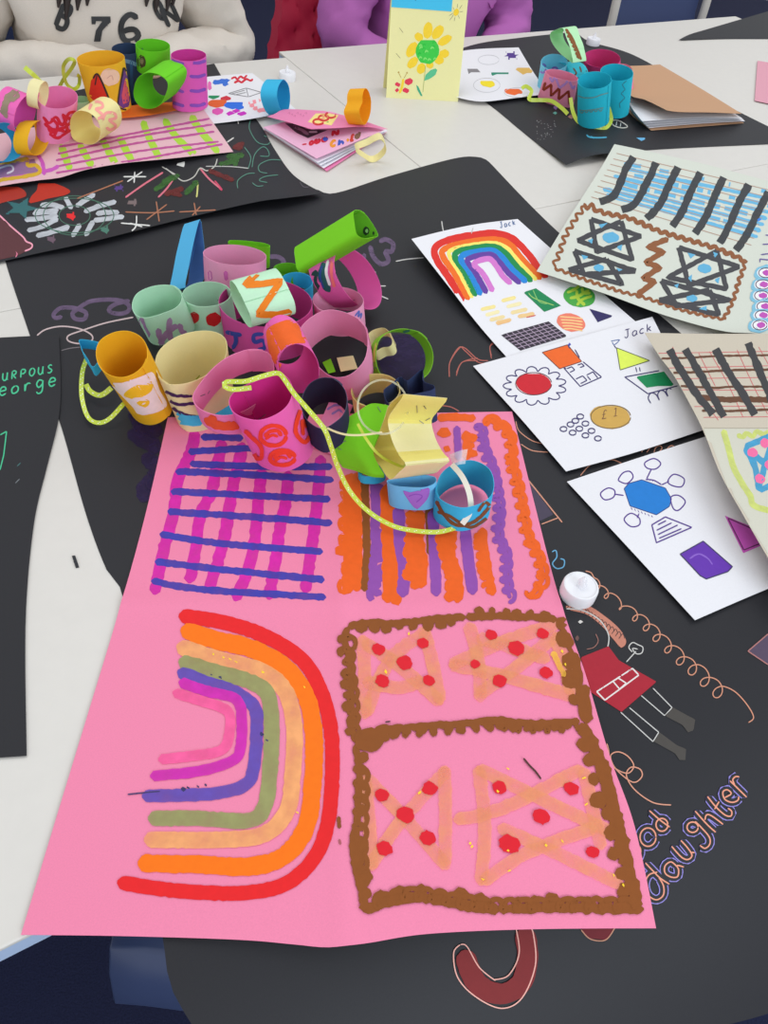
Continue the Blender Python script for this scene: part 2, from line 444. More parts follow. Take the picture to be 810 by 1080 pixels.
c7 = crop(0, 180, 5.4)
bmain.stroke(c7((355, 830), (320, 840), (305, 820), (340, 785), (400, 780), (450, 790), (490, 810), (480, 845), (430, 845), (412, 815), (440, 790), (500, 750), (560, 738), (640, 735), (700, 745), (735, 770), (730, 800), (690, 815), (640, 810), (620, 790), (660, 760), (740, 740)), 4.5, pu)
ck = ink(200, 178, 178)
bmain.stroke(c7((210, 940), (260, 905), (350, 887), (450, 900), (520, 935), (520, 970), (450, 985), (390, 970), (390, 940), (470, 910), (600, 868), (760, 835)), 1.5, ck)
bmain.stroke(c7((348, 1025), (400, 1012), (460, 1005)), .9, ink(120, 112, 116))
c5 = crop(280, 220, 3.084)
bmain.stroke(c5((340, 120), (350, 155), (375, 180), (400, 170), (390, 140), (410, 140), (415, 115), (390, 100), (370, 110)), 5, pu)
bmain.stroke(c5((300, 150), (320, 165), (320, 145)), 4, pu)
c4 = crop(80, 220, 3.24)
for pts in (((660, 165), (690, 165), (710, 180), (700, 195)), ((745, 155), (770, 148), (775, 160))): bmain.stroke(c4(*pts), 5, pu)
wc = ink(196, 194, 190)
for pts in (((573, 40), (578, 70), (590, 97)), ((423, 172), (460, 165), (515, 160)), ((350, 235), (358, 205)), ((362, 252), (392, 252)), ((365, 280), (400, 295))): bmain.stroke(c5(*pts), 1.2, wc)
rd = ink(176, 92, 80)
for dx in (0, 9):
    bmain.stroke(c5((598, 540+dx), (600, 500), (630, 455-dx*.4), (650, 455+dx), (690, 490+dx), (725, 495+dx)), 1.1, rd)
    bmain.stroke(c5((620, 545-dx), (640, 500), (690, 495-dx)), 1.0, rd)
    bmain.stroke(c5((735, 480+dx), (730, 450), (745, 430+dx)), 1.0, rd)
bmain.stroke(c5((555, 640), (600, 645), (630, 660)), 1.1, rd)
cB = crop(340, 420, 2.893)
pc = ink(206, 142, 116)
bmain.stroke(cB((590, 70), (600, 100), (640, 130), (680, 140)), 1, pc); bmain.stroke(cB((605, 140), (640, 160), (690, 165)), 1, pc)
bmain.fill(cB((630, 255), (705, 355), (665, 375), (640, 370)), paint(74, 66, 84)); bmain.stroke(cB((628, 250), (732, 380)), 1.4, pc); bmain.stroke(cB((668, 385), (720, 365)), 1.2, pc)
bmain.stroke(cB((700, 470), (712, 465), (715, 485), (702, 505), (715, 520), (735, 515), (738, 495), (725, 490)), 1.3, ink(95, 165, 205))
# small loops peeping out between the white sheets
c7b = crop(560, 330, 3.084)
for x0 in (360, 400, 440): bmain.stroke(c7b((x0, 455), (x0+5, 440), (x0+18, 432), (x0+26, 440), (x0+15, 455)), 1, pc)
bmain.stroke(c7b((160, 530), (200, 490), (260, 478), (295, 490)), 1, pc)
dp = paint(38, 24, 66, a=.8)
bmain.fill(c5((372, 440), (420, 410), (500, 410), (535, 470), (520, 540), (430, 560), (375, 520)), dp, True)
for pts in ([(140, 425), (150, 450), (172, 455)], [(135, 455), (160, 470), (170, 475)], [(150, 480), (165, 495), (160, 520)], [(158, 500), (150, 530)]): bmain.stroke(pts, 16, dp, .35)
# girl in a red coat
cg = crop(560, 580, 2.572)
ck3 = crop(560, 590, 3.24)
ctr = [(215, 75), (240, 105), (275, 132), (335, 178), (376, 208), (412, 242), (446, 278), (490, 318), (530, 357), (572, 385), (615, 430), (660, 462)]
coil = [(185, 40), (205, 46)]
for i in range(8*(len(ctr)-1)+1):
    t = i/8; k_ = min(int(t), len(ctr)-2); c_ = lerp_(ctr[k_], ctr[k_+1], t-k_); r = 13+1.3*t
    coil.append((c_[0]+r*math.sin(2*math.pi*t), c_[1]-r*math.cos(2*math.pi*t)))
coil += [(700, 455), (740, 500), (760, 540), (742, 558)]
bmain.stroke(ck3(*coil), 1.2, ink(205, 140, 112))
hair = paint(196, 128, 108)
bmain.fill(cg((95, 152), (150, 150), (200, 180), (240, 215), (258, 248), (245, 266), (225, 245), (190, 205), (150, 175), (110, 165)), hair, True)
for i in range(16):
    x = 100+i*9.5; y = 155+max(0, i-3)*6.6; bmain.stroke(cg((x-5, y+8), (x+6, y-6), (x+12, y+8)), .8, ink(70, 44, 40))
bmain.stroke(cg((95, 160), (140, 165), (185, 190), (210, 230), (208, 265)), 1.3, wc)
bmain.dot(*cg((134, 196))[0], 2.6, 1.9, ink(210, 205, 200)); bmain.stroke(cg((175, 228), (182, 248), (170, 265), (150, 270)), .9, ink(150, 100, 90)); bmain.dot(*cg((125, 240))[0], 2, 3, paint(110, 80, 76))
red = paint(168, 36, 52)
bmain.fill(cg((135, 292), (210, 262), (238, 300), (340, 358), (245, 440), (160, 385), (145, 330)), red)
bmain.stroke(cg((178, 385), (275, 322), (292, 340), (200, 408)), 1.5, ink(225, 220, 216), closed=True, smooth=False)
bmain.stroke(cg((222, 357), (236, 348), (258, 362), (240, 378)), 1.4, ink(225, 220, 216), closed=True, smooth=False)
bmain.stroke(cg((258, 305), (285, 275)), 1.2, wc); bmain.stroke(cg((275, 278), (265, 265), (275, 252), (290, 258), (303, 265), (300, 280), (285, 282), (275, 268), (290, 270)), 1.2, wc)
for q in (((298, 395), (362, 450), (382, 428), (330, 375)), ((242, 440), (330, 520), (346, 495), (266, 428))): bmain.stroke(cg(*q), 1.1, wc, smooth=False)
bt_ = paint(74, 70, 66)
for q in (((362, 450), (385, 428), (425, 450), (445, 460), (440, 490), (425, 495), (410, 475)), ((332, 520), (348, 495), (395, 530), (420, 540), (418, 570), (402, 570), (390, 552))): bmain.fill(cg(*q), bt_)
bmain.stroke(cg((205, 525), (210, 545), (215, 580), (240, 600), (265, 605), (278, 585), (262, 560), (235, 548), (215, 560), (230, 595), (275, 630), (300, 615), (295, 595), (270, 590), (258, 612), (280, 650), (330, 685), (380, 692)), 1.3, ink(214, 148, 122))
bmain.fill(cg((588, 275), (643, 228), (643, 310)), paint(86, 72, 92)); bmain.stroke(cg((643, 228), (588, 275), (643, 312)), 1.3, ink(170, 112, 108), smooth=False)
cgd = crop(640, 780, 4.765)
circ = lambda cx, cy, rx, ry: [(cx+rx*math.cos(t), cy+ry*math.sin(t)) for t in [2*math.pi*i/16 for i in range(17)]]
LET = [[(190, 618), (225, 655), (265, 695), (312, 726)], [(252, 665), (208, 680), (190, 728), (205, 780), (245, 804), (280, 782), (282, 735), (258, 690)], [(352, 640), (320, 614), (290, 634), (290, 670), (320, 690), (352, 688), (358, 655), (350, 632), (385, 640)],
       [(322, 535), (372, 590), (405, 602), (425, 580), (400, 540), (368, 505)], [(420, 565), (440, 568)], circ(428, 440, 28, 26), [(440, 410), (478, 448), (512, 490), (514, 525), (490, 546), (464, 530)], [(440, 358), (500, 425), (545, 466)], [(490, 405), (498, 378), (525, 384), (582, 426)],
       [(502, 285), (545, 338), (590, 378), (620, 384), (624, 360), (604, 344)], [(538, 350), (562, 310)], [(588, 292), (622, 272), (602, 252), (580, 264), (590, 300), (625, 315), (655, 305), (660, 284)], [(615, 206), (700, 290)], [(640, 230), (630, 202), (645, 186), (664, 188)],
       circ(204, 490, 40, 46), [(210, 356), (262, 402), (314, 440)], circ(274, 428, 30, 32), [(128, 514), (165, 545), (162, 588), (146, 602)]]
for w, mt_ in ((10.2, ink(140, 128, 206)), (7.8, BLK), (1.5, ink(232, 150, 120))):
    for q in LET: bmain.stroke(cgd(*q), w, mt_)
cr = crop(0, 940, 1)
redt = paint(120, 40, 40)
bmain.stroke([(551, 978), (556, 1005), (550, 1035), (528, 1048), (502, 1036), (488, 1002)], 22, paint(126, 34, 36), .05, taper=True)
bmain.stroke([(543, 975), (547, 1005), (536, 1028), (520, 1033)], 1.3, ink(230, 165, 150))
bmain.stroke([(485, 996), (478, 1005), (482, 1030), (500, 1050), (528, 1063), (550, 1052), (564, 1018), (562, 985), (557, 975)], 1.3, ink(238, 172, 158))
bmain.stroke([(485, 996), (492, 998), (505, 1020), (522, 1034)], 1.2, ink(238, 172, 158))
bmain.fill([(612, 978), (620, 990), (640, 991), (648, 976)], paint(110, 24, 34)); bmain.stroke([(612, 980), (622, 990), (638, 991), (648, 978)], 1.2, ink(190, 130, 100))
tag(bmain.build('black_sugar_paper'), 'biggest black paper sheet, with a chalk girl in a red coat and daughter writing', 'paper sheet', 'black paper sheets drawn on with chalk')

# left black paper
bl = sheet_mb([(-110, 362, .0022), (0, 356, .0022), (62, 353, .004)], [(62, 353, .004), (64, 400, .003), (62, 440, .003), (50, 490, .002), (36, 550, .002), (27, 650, .002), (28, 797, .002)],
              [(-110, 806, .002), (28, 797, .002)], [(-110, 362, .0022), (-110, 806, .002)], BLK, 36)
gr = ink(60, 190, 140)
bl.text('URPOUS', (2, 402), (9.4, -1.6), (.6, -8.5), 1.5, gr); bl.text('eorge', (-2, 418), (13, -2.4), (.6, -13), 1.6, gr)
bl.stroke([(0, 459), (7, 455), (4, 480), (0, 496)], 1.3, gr, smooth=False); bl.stroke([(18, 492), (22, 488)], 1, ink(60, 110, 110)); bl.stroke([(16, 510), (21, 505)], 1, ink(110, 116, 120))
tag(bl.build('black_sugar_paper'), 'black paper at the left edge with green lettering ending in OUS', 'paper sheet', 'black paper sheets drawn on with chalk')
mb = MB(); p = U(79, 593, .0003); e1, e2 = U(76.5, 588)-U(75, 588), U(80.5, 600)-U(76.5, 588); mb.box(U(76, 587, .0003), U(79.5, 586.5, .0003)-U(76, 587, .0003), e2, Vector((0, 0, .0012)), mat((48, 50, 54), .6, 'sugar'))
tag(mb.build('paper_scrap', smooth=False), 'tiny black paper scrap on the bare white table at the left', 'scrap')

# back-left black paper
b2 = sheet_mb([(-120, 140, .002), (60, 100, .002), (150, 80, .002), (226, 67, .002)], [(226, 67, .002), (240, 90, .002), (272, 128, .002), (290, 158, .003), (310, 185, .005), (341, 204, .008)],
              [(-120, 300, .004), (0, 276, .004), (40, 267, .006), (100, 254, .010), (200, 229, .008), (270, 213, .016), (300, 209, .018), (341, 204, .008)], [(-120, 140, .002), (-120, 300, .004)], BLK, 44)
c6 = crop(130, 120, 3.682); ca = crop(0, 160, 5.786)
for pts in ([(395, 275), (440, 350)], [(580, 258), (500, 310), (462, 335)], [(710, 305), (610, 330), (512, 368)], [(728, 372), (650, 370), (585, 380)], [(758, 395), (650, 410), (570, 420)], [(570, 420), (520, 515)], [(490, 440), (440, 520)], [(425, 455), (320, 490), (220, 515)], [(420, 465), (300, 492)], [(355, 408), (250, 460), (165, 482)], [(355, 392), (230, 410), (150, 415)], [(358, 355), (200, 380)], [(350, 375), (210, 362)], [(395, 345), (320, 325), (245, 328)]):
    b2.stroke(ca(*pts), 5.2, paint(196, 200, 206, a=.9), .15)
gg = ink(56, 104, 84)
for rx, ry in ((190, 120), (240, 105), (95, 60)): b2.stroke([(ca((455, 390))[0][0]+rx/5.786*math.cos(t), ca((455, 390))[0][1]+ry/5.786*math.sin(t)) for t in [2*math.pi*i/24 for i in range(24)]], 1.0, gg, closed=True)
def star(mb, cx, cy, r, mt, sq=.62, n=5, inner=.45):
    mb.fill([(cx+r*(1 if i % 2 == 0 else inner)*math.cos(math.pi*i/n-1.2), cy+sq*r*(1 if i % 2 == 0 else inner)*math.sin(math.pi*i/n-1.2)) for i in range(2*n)], mt)
star(b2, *ca((435, 395))[0], 8, paint(226, 40, 44)); star(b2, *ca((642, 478))[0], 7.6, paint(74, 122, 106)); star(b2, *ca((315, 535))[0], 7.6, paint(106, 84, 98)); star(b2, *ca((725, 222))[0], 8, paint(86, 60, 130), .5, 6); star(b2, *ca((130, 345))[0], 20, paint(52, 104, 106), .6, 5, .4)
b2.fill(ca((180, 315), (190, 275), (225, 235), (240, 190), (320, 190), (425, 235), (400, 265), (300, 285), (250, 300)), paint(186, 48, 30), True)
b2.fill(ca((-20, 225), (60, 205), (140, 230), (160, 270), (110, 290), (20, 310), (-20, 320)), paint(170, 50, 36), True)
b2.fill(ca((-20, 400), (0, 392), (80, 470), (150, 540), (195, 570), (185, 595), (110, 635), (-20, 665)), paint(92, 50, 54)); b2.stroke(ca((-20, 385), (0, 392), (60, 450), (140, 520), (160, 548), (195, 565), (190, 590), (150, 608)), 1.7, ink(238, 158, 178)); b2.stroke(ca((90, 608), (105, 625), (95, 645)), 1.2, ink(226, 120, 150))
for pts, mt_, w in ([[(10, 160), (200, 60)][::-1], 0, 0],): pass
orl = ink(168, 108, 78)
for pts in ([(8, 382), (110, 385), (200, 378)], [(128, 340), (140, 420)], [(90, 412), (170, 352)], [(217, 382), (360, 374)], [(275, 345), (285, 402)], [(262, 402), (300, 360)], [(-180, 330), (0, 260)]): b2.stroke(c6(*pts), 1.3, orl)
for pts in ([(0, 245), (90, 245)], [(45, 225), (42, 270)], [(15, 265), (75, 225)], [(-10, 425), (105, 435)], [(52, 395), (48, 440), (22, 462)], [(25, 425), (75, 440)]): b2.stroke(c6(*pts), 1.4, ink(222, 222, 218))
star(b2, *c6((38, 345))[0], 9, paint(122, 106, 106), .45)
for pts in ([(8, 326), (80, 275), (155, 228)], [(135, 326), (170, 290), (197, 250)], [(298, 212), (335, 255), (384, 296)]): b2.stroke(c6(*pts), 1.9, ink(214, 110, 128))
b2.stroke(c6((355, 260), (384, 296), (372, 290)), 1.6, ink(206, 60, 96)); b2.stroke(c6((285, 326), (288, 300), (290, 265)), 1.7, ink(206, 204, 120))
b2.stroke(c6((165, 212), (200, 240), (235, 262), (275, 245), (298, 212), (325, 222), (355, 205), (365, 175)), 1.2, ink(190, 188, 180))
b2.stroke(c6((150, 206), (205, 238)), 1.1, ink(190, 188, 180)); b2.stroke(c6((320, 205), (420, 206), (488, 213)), 1.1, ink(180, 180, 176)); b2.stroke(c6((402, 112), (430, 93)), 1.5, ink(210, 206, 200)); b2.stroke(c6((443, 15), (447, 40)), 1.2, ink(210, 206, 200))
dk = paint(58, 104, 46, a=.8)
for pts in ([(120, 300), (190, 250)], [(240, 315), (290, 260)], [(150, 265), (220, 240)], [(370, 195), (440, 185)], [(400, 170), (470, 160)], [(430, 205), (445, 165)], [(-160, 190), (0, 165), (100, 150)]): b2.stroke(c6(*pts), 5.5, dk, .3)
dr = paint(108, 40, 38, a=.85)
for pts in ([(160, 315), (235, 290)], [(170, 300), (230, 320)], [(330, 220), (430, 260)], [(425, 135), (470, 112)], [(440, 140), (465, 125)]): b2.stroke(c6(*pts), 5, dr, .3)
for pts in ([(495, 20), (490, 60), (520, 110), (560, 120), (570, 100), (545, 85)], [(445, 292), (445, 260), (480, 235), (512, 232)], [(500, 210), (510, 160), (540, 130), (560, 140), (565, 165), (530, 165)], [(602, 238), (550, 245), (528, 260), (560, 268)], [(625, 182), (570, 180), (528, 200), (530, 225), (560, 232)], [(500, 268), (520, 282), (545, 280)], [(470, 130), (495, 170), (485, 215)]): b2.stroke(c6(*pts), 1.0, ink(74, 128, 110))
b2.stroke(c6((685, 265), (700, 285), (722, 285)), .9, ink(84, 80, 88)); star(b2, *c6((228, 197))[0], 8, paint(214, 214, 210), .4)
tag(b2.build('black_sugar_paper'), 'black paper at the back left with white painted sunburst and small stars', 'paper sheet', 'black paper sheets drawn on with chalk')

# back-right black paper
b3 = sheet_mb([(440, 70, .001), (497, 47, .003), (545, 39, .004), (608, 33, .002)], [(608, 33, .002), (622, 43, .003), (668, 58, .001), (740, 98, .001), (845, 150, .002)],
              [(597, 174, .006), (612, 166, .016), (640, 161, .016), (680, 155, .008), (845, 128+22, .002)], [(440, 70, .001), (505, 103, .001), (550, 138, .001), (597, 174, .006)], BLK, 48, zfun=lambda p: .0012+.015*math.exp(-((p-U(628, 164, .014)).xy.length/.075)**2))
c3 = crop(500, 0, 2.613); c55 = crop(540, 20, 5.786)
for pts in ([(455, 705), (470, 720), (520, 725), (580, 722)], [(480, 715), (500, 730)]): b3.stroke(c55(*pts), 1.6, ink(70, 160, 190))
b3.fill(c55((750, 720), (810, 715), (812, 735), (790, 745)), paint(104, 176, 220)); b3.stroke(c55((480, 625), (520, 655), (590, 655)), 1, wc)
b3.stroke(c55((600, 620), (650, 620), (705, 655), (670, 665), (620, 650), (600, 620)), 1.0, ink(206, 200, 190)); b3.stroke(c55((640, 622), (635, 655)), .9, wc); b3.stroke(c55((665, 632), (660, 660)), .9, wc)
for q in range(40): x, y = random.uniform(150, 270), random.uniform(620, 740); b3.dot(*c55((x, y))[0], .5, .4, ink(150, 150, 150))
b3.dot(*c55((262, 575))[0], 2.5, 1.6, paint(90, 150, 140)); b3.dot(*c55((265, 540))[0], 2.4, 2.4, paint(150, 120, 180)); b3.dot(*c55((360, 598))[0], 3.4, 2.4, paint(170, 120, 110)); b3.dot(*c55((680, 578))[0], 4, 2, paint(70, 160, 130))
tag(b3.build('black_sugar_paper'), 'black paper at the back right under the turquoise paper cups', 'paper sheet', 'black paper sheets drawn on with chalk')
b4 = sheet_mb([(716, 42, .003), (728, 36, .004), (745, 31, .003), (830, 6, .001)], [(830, 6, .001), (900, 40, .001)], [(716, 42, .003), (760, 54, .001), (830, 76, .001), (900, 100, .001)][:3]+[(900, 96, .001)], [(716, 42, .003), (716.3, 42.1, .003)], BLK, 20)
tag(b4.build('black_sugar_paper'), 'black paper lying alone at the top right corner', 'paper sheet', 'black paper sheets drawn on with chalk')
b5 = sheet_mb([(799, 64, .003), (850, 72, .003)], [(850, 72, .003), (850, 118, .003)], [(796, 106, .003), (850, 118, .003)], [(799, 64, .003), (796, 106, .003)], sugar(222, 160, 176), 8)
tag(b5.build('pink_sugar_paper'), 'edge of a pale pink paper at the right side of the picture', 'paper sheet')

# ------------------------------------------------------------------ the big pink painting
PINK = sugar(240, 136, 170)
def pz(p): 
    a, b = U(127, 637), U(588, 640); n = Vector((-(b-a).y, (b-a).x, 0)).normalized(); c_, d_ = U(360, 500), U(362, 960); n2 = Vector((-(d_-c_).y, (d_-c_).x, 0)).normalized()
    return .0024-.42*max(0, .215-p.dot(TY_))**2 + .0022*math.exp(-abs((p-a).dot(n))/.012) + .003*math.exp(-abs((p-c_).dot(n2))/.016)
def PZ(px, py):
    z = .003
    for _ in range(30): z = pz(U(px, py, z))
    return (px, py, z)
pk = sheet_mb([PZ(x, y) for x, y in ((177, 440), (300, 438), (420, 436), (540, 434))], [PZ(x, y) for x, y in ((540, 434), (566, 540), (590, 630), (616, 706), (642, 794), (669, 870), (692, 979))],
              [PZ(x, y) for x, y in ((22, 986), (120, 987), (250, 991), (310, 996), (347, 999), (385, 995), (450, 985), (560, 980), (692, 979))], [PZ(x, y) for x, y in ((177, 440), (154, 540), (127, 637), (92, 755), (57, 870), (22, 986))], PINK, 72, zfun=pz)
cA = crop(100, 430, 3); cC = crop(20, 630, 2.314); cD = crop(340, 630, 2.25)
mg = paint(222, 38, 172, a=.86)
for pts in ([(320, 70), (300, 150), (262, 230), (250, 330), (218, 450), (188, 592)], [(405, 100), (390, 170), (370, 260), (332, 350), (320, 450), (298, 556)], [(470, 110), (445, 220), (428, 300), (412, 400), (392, 480), (358, 582)], [(530, 190), (520, 270), (512, 360), (503, 440), (482, 520), (442, 612)], [(612, 200), (606, 290), (586, 380), (572, 480), (550, 608)], [(716, 150), (706, 270), (696, 370), (682, 470), (665, 588)]):
    pk.stroke(cA(*pts), 12.5, mg, .16)
bu = paint(66, 66, 176, a=.88)
for pts in ([(335, 92), (470, 96)], [(295, 140), (400, 133), (520, 128)], [(300, 178), (520, 186), (752, 187)], [(255, 202), (500, 213), (756, 230)], [(240, 265), (500, 278), (746, 290)], [(230, 328), (480, 345), (752, 365)], [(205, 400), (400, 430), (722, 456)], [(190, 487), (400, 512), (727, 545)], [(178, 548), (350, 576), (732, 600)]):
    pk.stroke(cA(*pts), 7.4, bu, .2)
orr, vi, brn = paint(238, 98, 26), paint(146, 78, 168), paint(140, 78, 30)
def orn(pts, w, side=1): pk.scallop(cB(*pts), w/2.893, orr, side, 7, w/2.893*.45)
orn([(112, 225), (100, 330), (100, 450), (105, 590)], 46, 1); pk.stroke(cB((130, 240), (134, 400), (136, 480), (128, 590)), 8.5, brn, .2)
pk.scallop(cB((158, 250), (160, 400), (158, 500), (145, 620)), 9, vi, -1, 9, 6); orn([(200, 260), (195, 340), (200, 450), (200, 625)], 38, -1)
pk.stroke(cB((232, 330), (238, 450), (250, 520), (244, 608)), 13, vi, .12); orn([(298, 340), (292, 430), (300, 500), (300, 580)], 40, 1)
pk.stroke(cB((325, 330), (330, 480)), 8, brn, .2); pk.stroke(cB((336, 340), (342, 470), (348, 605)), 11.5, vi, .15); orn([(395, 395), (390, 480), (410, 540), (412, 625)], 36, 1)
pk.stroke(cB((435, 380), (440, 450), (460, 600)), 12, vi, .12); orn([(488, 395), (492, 450), (505, 530), (520, 603)], 28, 1)
pk.scallop(cB((482, 80), (492, 150), (520, 220), (535, 300), (540, 350), (535, 420), (560, 480), (560, 550), (572, 612)), 5, vi, -1, 30, 3)
pk.loopy(cB((482, 80), (492, 150), (520, 220), (535, 300), (540, 350), (535, 420), (560, 480), (560, 550), (575, 612)), 4.6, 4.6, vi, 11)
pk.scallop(cB((495, 62), (540, 82), (572, 120), (578, 200), (596, 270), (612, 350), (625, 420), (660, 490), (668, 560), (630, 605)), 5.5, orr, 1, 30, 3)
pk.loopy(cB((495, 62), (540, 82), (572, 120), (578, 200), (596, 270), (612, 350), (625, 420), (660, 490), (672, 560), (632, 605)), 5, 4.8, orr, 13)
pk.stroke(cB((350, 62), (400, 58), (468, 62)), 8, orr, .2); pk.stroke(cB((350, 110), (375, 105), (392, 112)), 11, orr, .2); pk.stroke(cB((370, 150), (390, 160)), 8, orr, .2)
pk.stroke(cB((410, 85), (415, 190)), 7.5, vi, .12); orn([(437, 100), (442, 140), (440, 190)], 28, -1)
# hooped rainbow
for pts, w, mt_ in (([(390, 45), (500, 62), (600, 95), (690, 152), (738, 232), (762, 330), (764, 450), (752, 560), (718, 640), (650, 700), (550, 722), (430, 720), (330, 710), (240, 695)], 15.5, paint(232, 32, 36)),
        ([(395, 78), (480, 105), (580, 130), (660, 182), (705, 252), (720, 350), (716, 470), (700, 560), (650, 630), (560, 658), (420, 652), (290, 650)], 19, paint(255, 118, 8)),
        ([(385, 118), (480, 150), (590, 180), (650, 230), (672, 320), (668, 430), (655, 520), (600, 578), (500, 592), (305, 592)], 17.5, paint(252, 172, 112, a=.82)),
        ([(390, 155), (470, 180), (560, 205), (608, 240), (617, 330), (612, 430), (600, 510), (560, 545), (430, 540), (315, 540)], 16.5, paint(156, 156, 100, a=.92)),
        ([(387, 180), (450, 205), (520, 228), (575, 270), (580, 340), (572, 420), (550, 460), (470, 480), (300, 486)], 13.5, paint(104, 80, 178, a=.92)),
        ([(390, 206), (460, 230), (530, 250), (544, 300), (540, 370), (520, 400), (440, 425), (320, 437)], 11.5, paint(214, 44, 178, a=.9)),
        ([(375, 232), (440, 252), (510, 280), (512, 340), (492, 375), (420, 388), (340, 397)], 11, paint(255, 98, 160, a=.85))):
    pk.stroke(cC(*pts), w, mt_, .09)
for x, y, r in ((402, 470, 3), (412, 465, 2), (455, 458, 1.8), (437, 462, 1.6), (592, 335, 2.6), (605, 350, 1.5), (492, 197, 1.6), (470, 190, 1)): pk.dot(*cC((x, y))[0], r, r*.7, ink(36, 32, 92), .4, .4)
pk.stroke(cC((265, 482), (300, 478), (345, 474)), 1.5, ink(50, 40, 100)); pk.stroke(cC((780, 535), (782, 565)), 4, brn, .3); pk.stroke(cC((782, 590), (784, 605)), 2.5, paint(140, 78, 30, a=.5), .3)
gold = ink(255, 214, 30)
for x, y in ((500, 148), (515, 152), (530, 158), (595, 183), (697, 220), (680, 526), (475, 140)): pk.dot(*cC((x, y))[0], 1.8, .9, gold, .5, .4)
# biscuit house panel
def br(pts, w, side, q=.72): pk.scallop(cD(*pts), w/2.25*q, brn, side, w/2.25*1.25, w/2.25*.5, .3)
pe = paint(252, 166, 120, a=.5)
for pts in ([(95, 90), (100, 180), (100, 290)], [(95, 105), (190, 170), (285, 255)], [(100, 285), (160, 150), (255, 78)], [(240, 75), (262, 160), (280, 255)], [(95, 200), (180, 215), (245, 195)], [(345, 60), (370, 150), (375, 250)], [(300, 165), (420, 110), (560, 62)], [(300, 160), (420, 185), (600, 238)], [(365, 235), (470, 160), (560, 85)], [(550, 85), (575, 160), (592, 235)], [(365, 95), (450, 120), (540, 150)],
            [(100, 420), (110, 520), (118, 650)], [(100, 425), (200, 530), (300, 645)], [(110, 645), (180, 540), (300, 405)], [(290, 400), (292, 520), (290, 640)], [(370, 400), (385, 540), (375, 685)], [(365, 405), (520, 480), (690, 560)], [(310, 530), (430, 500), (620, 405)], [(618, 405), (640, 500), (662, 600)], [(375, 680), (480, 610), (650, 545)], [(415, 545), (560, 610), (712, 685)]):
    pk.stroke(cD(*pts), 14, pe, .12)
br([(60, 72), (100, 62), (180, 62), (270, 52), (340, 48)], 24, 1); br([(340, 48), (420, 46), (500, 48), (556, 52)], 24, -1); br([(556, 52), (585, 80), (598, 120), (610, 180), (620, 250), (628, 300)], 36, 1, .9)
br([(612, 300), (640, 350), (668, 420), (690, 500), (712, 590), (730, 660), (748, 740)], 36, 1, .9); br([(762, 740), (690, 742), (600, 738), (500, 738), (420, 740)], 32, 1); br([(420, 742), (330, 730), (230, 712), (150, 725), (95, 745)], 36, 1)
br([(62, 72), (52, 100), (66, 160), (68, 230), (72, 300), (76, 345)], 22, 1); br([(78, 350), (86, 410), (85, 470), (82, 540)], 22, -1)
pk.loopy(cD((70, 90), (62, 160), (72, 230), (74, 320)), 5, 4.5, brn, 13); pk.loopy(cD((92, 400), (92, 470), (90, 540), (88, 610), (100, 690)), 5.5, 6, brn, 15); pk.loopy(cD((120, 320), (220, 318), (310, 312), (410, 304), (500, 310), (600, 306)), 5, 4.6, brn, 15); pk.loopy(cD((120, 725), (220, 705), (330, 722), (420, 732), (560, 730), (730, 730)), 6, 5.5, brn, 15); br([(80, 545), (74, 590), (82, 650), (95, 700), (98, 745)], 30, -1)
br([(82, 345), (130, 322), (220, 308), (310, 303), (410, 294), (500, 300), (610, 295)], 24, 1); pk.dot(*cD((110, 340))[0], 16, 13, brn)
rdd = paint(222, 28, 44)
for x, y, r in ((133, 125, 16), (238, 110, 15), (195, 157, 19), (142, 200, 17), (252, 200, 15), (400, 90, 14), (522, 88, 15), (460, 122, 20), (362, 160, 12), (420, 200, 18), (530, 180, 16), (140, 470, 18), (255, 455, 19), (197, 517, 22), (147, 597, 20), (250, 572, 20), (420, 453, 18), (590, 455, 18), (518, 520, 22), (443, 587, 26), (640, 605, 17)):
    pk.dot(*cD((x, y))[0], r/2.25, r/2.25*.85, rdd, .4, .14)
for x, y in ((150, 178), (205, 88), (568, 130), (575, 160), (440, 408), (620, 430), (350, 585), (355, 592), (440, 602), (442, 650), (568, 580), (530, 590), (690, 660), (712, 683), (625, 492), (230, 465), (416, 462), (380, 670)): pk.dot(*cD((x, y))[0], 2, 1.1, gold, random.uniform(0, 3), .4)
pk.stroke(cD((545, 130), (560, 160), (575, 190)), 6, paint(252, 190, 70, a=.7), .3)
pk.stroke(cD((476, 383), (492, 402), (505, 415), (518, 433)), 2, ink(76, 34, 28)); pk.stroke(cD((148, 298), (162, 296)), 1.5, ink(60, 40, 30))
tag(pk.build('pink_painting'), 'big pink folded paper with painted rainbow, plaid and brown framed stars', 'painting')

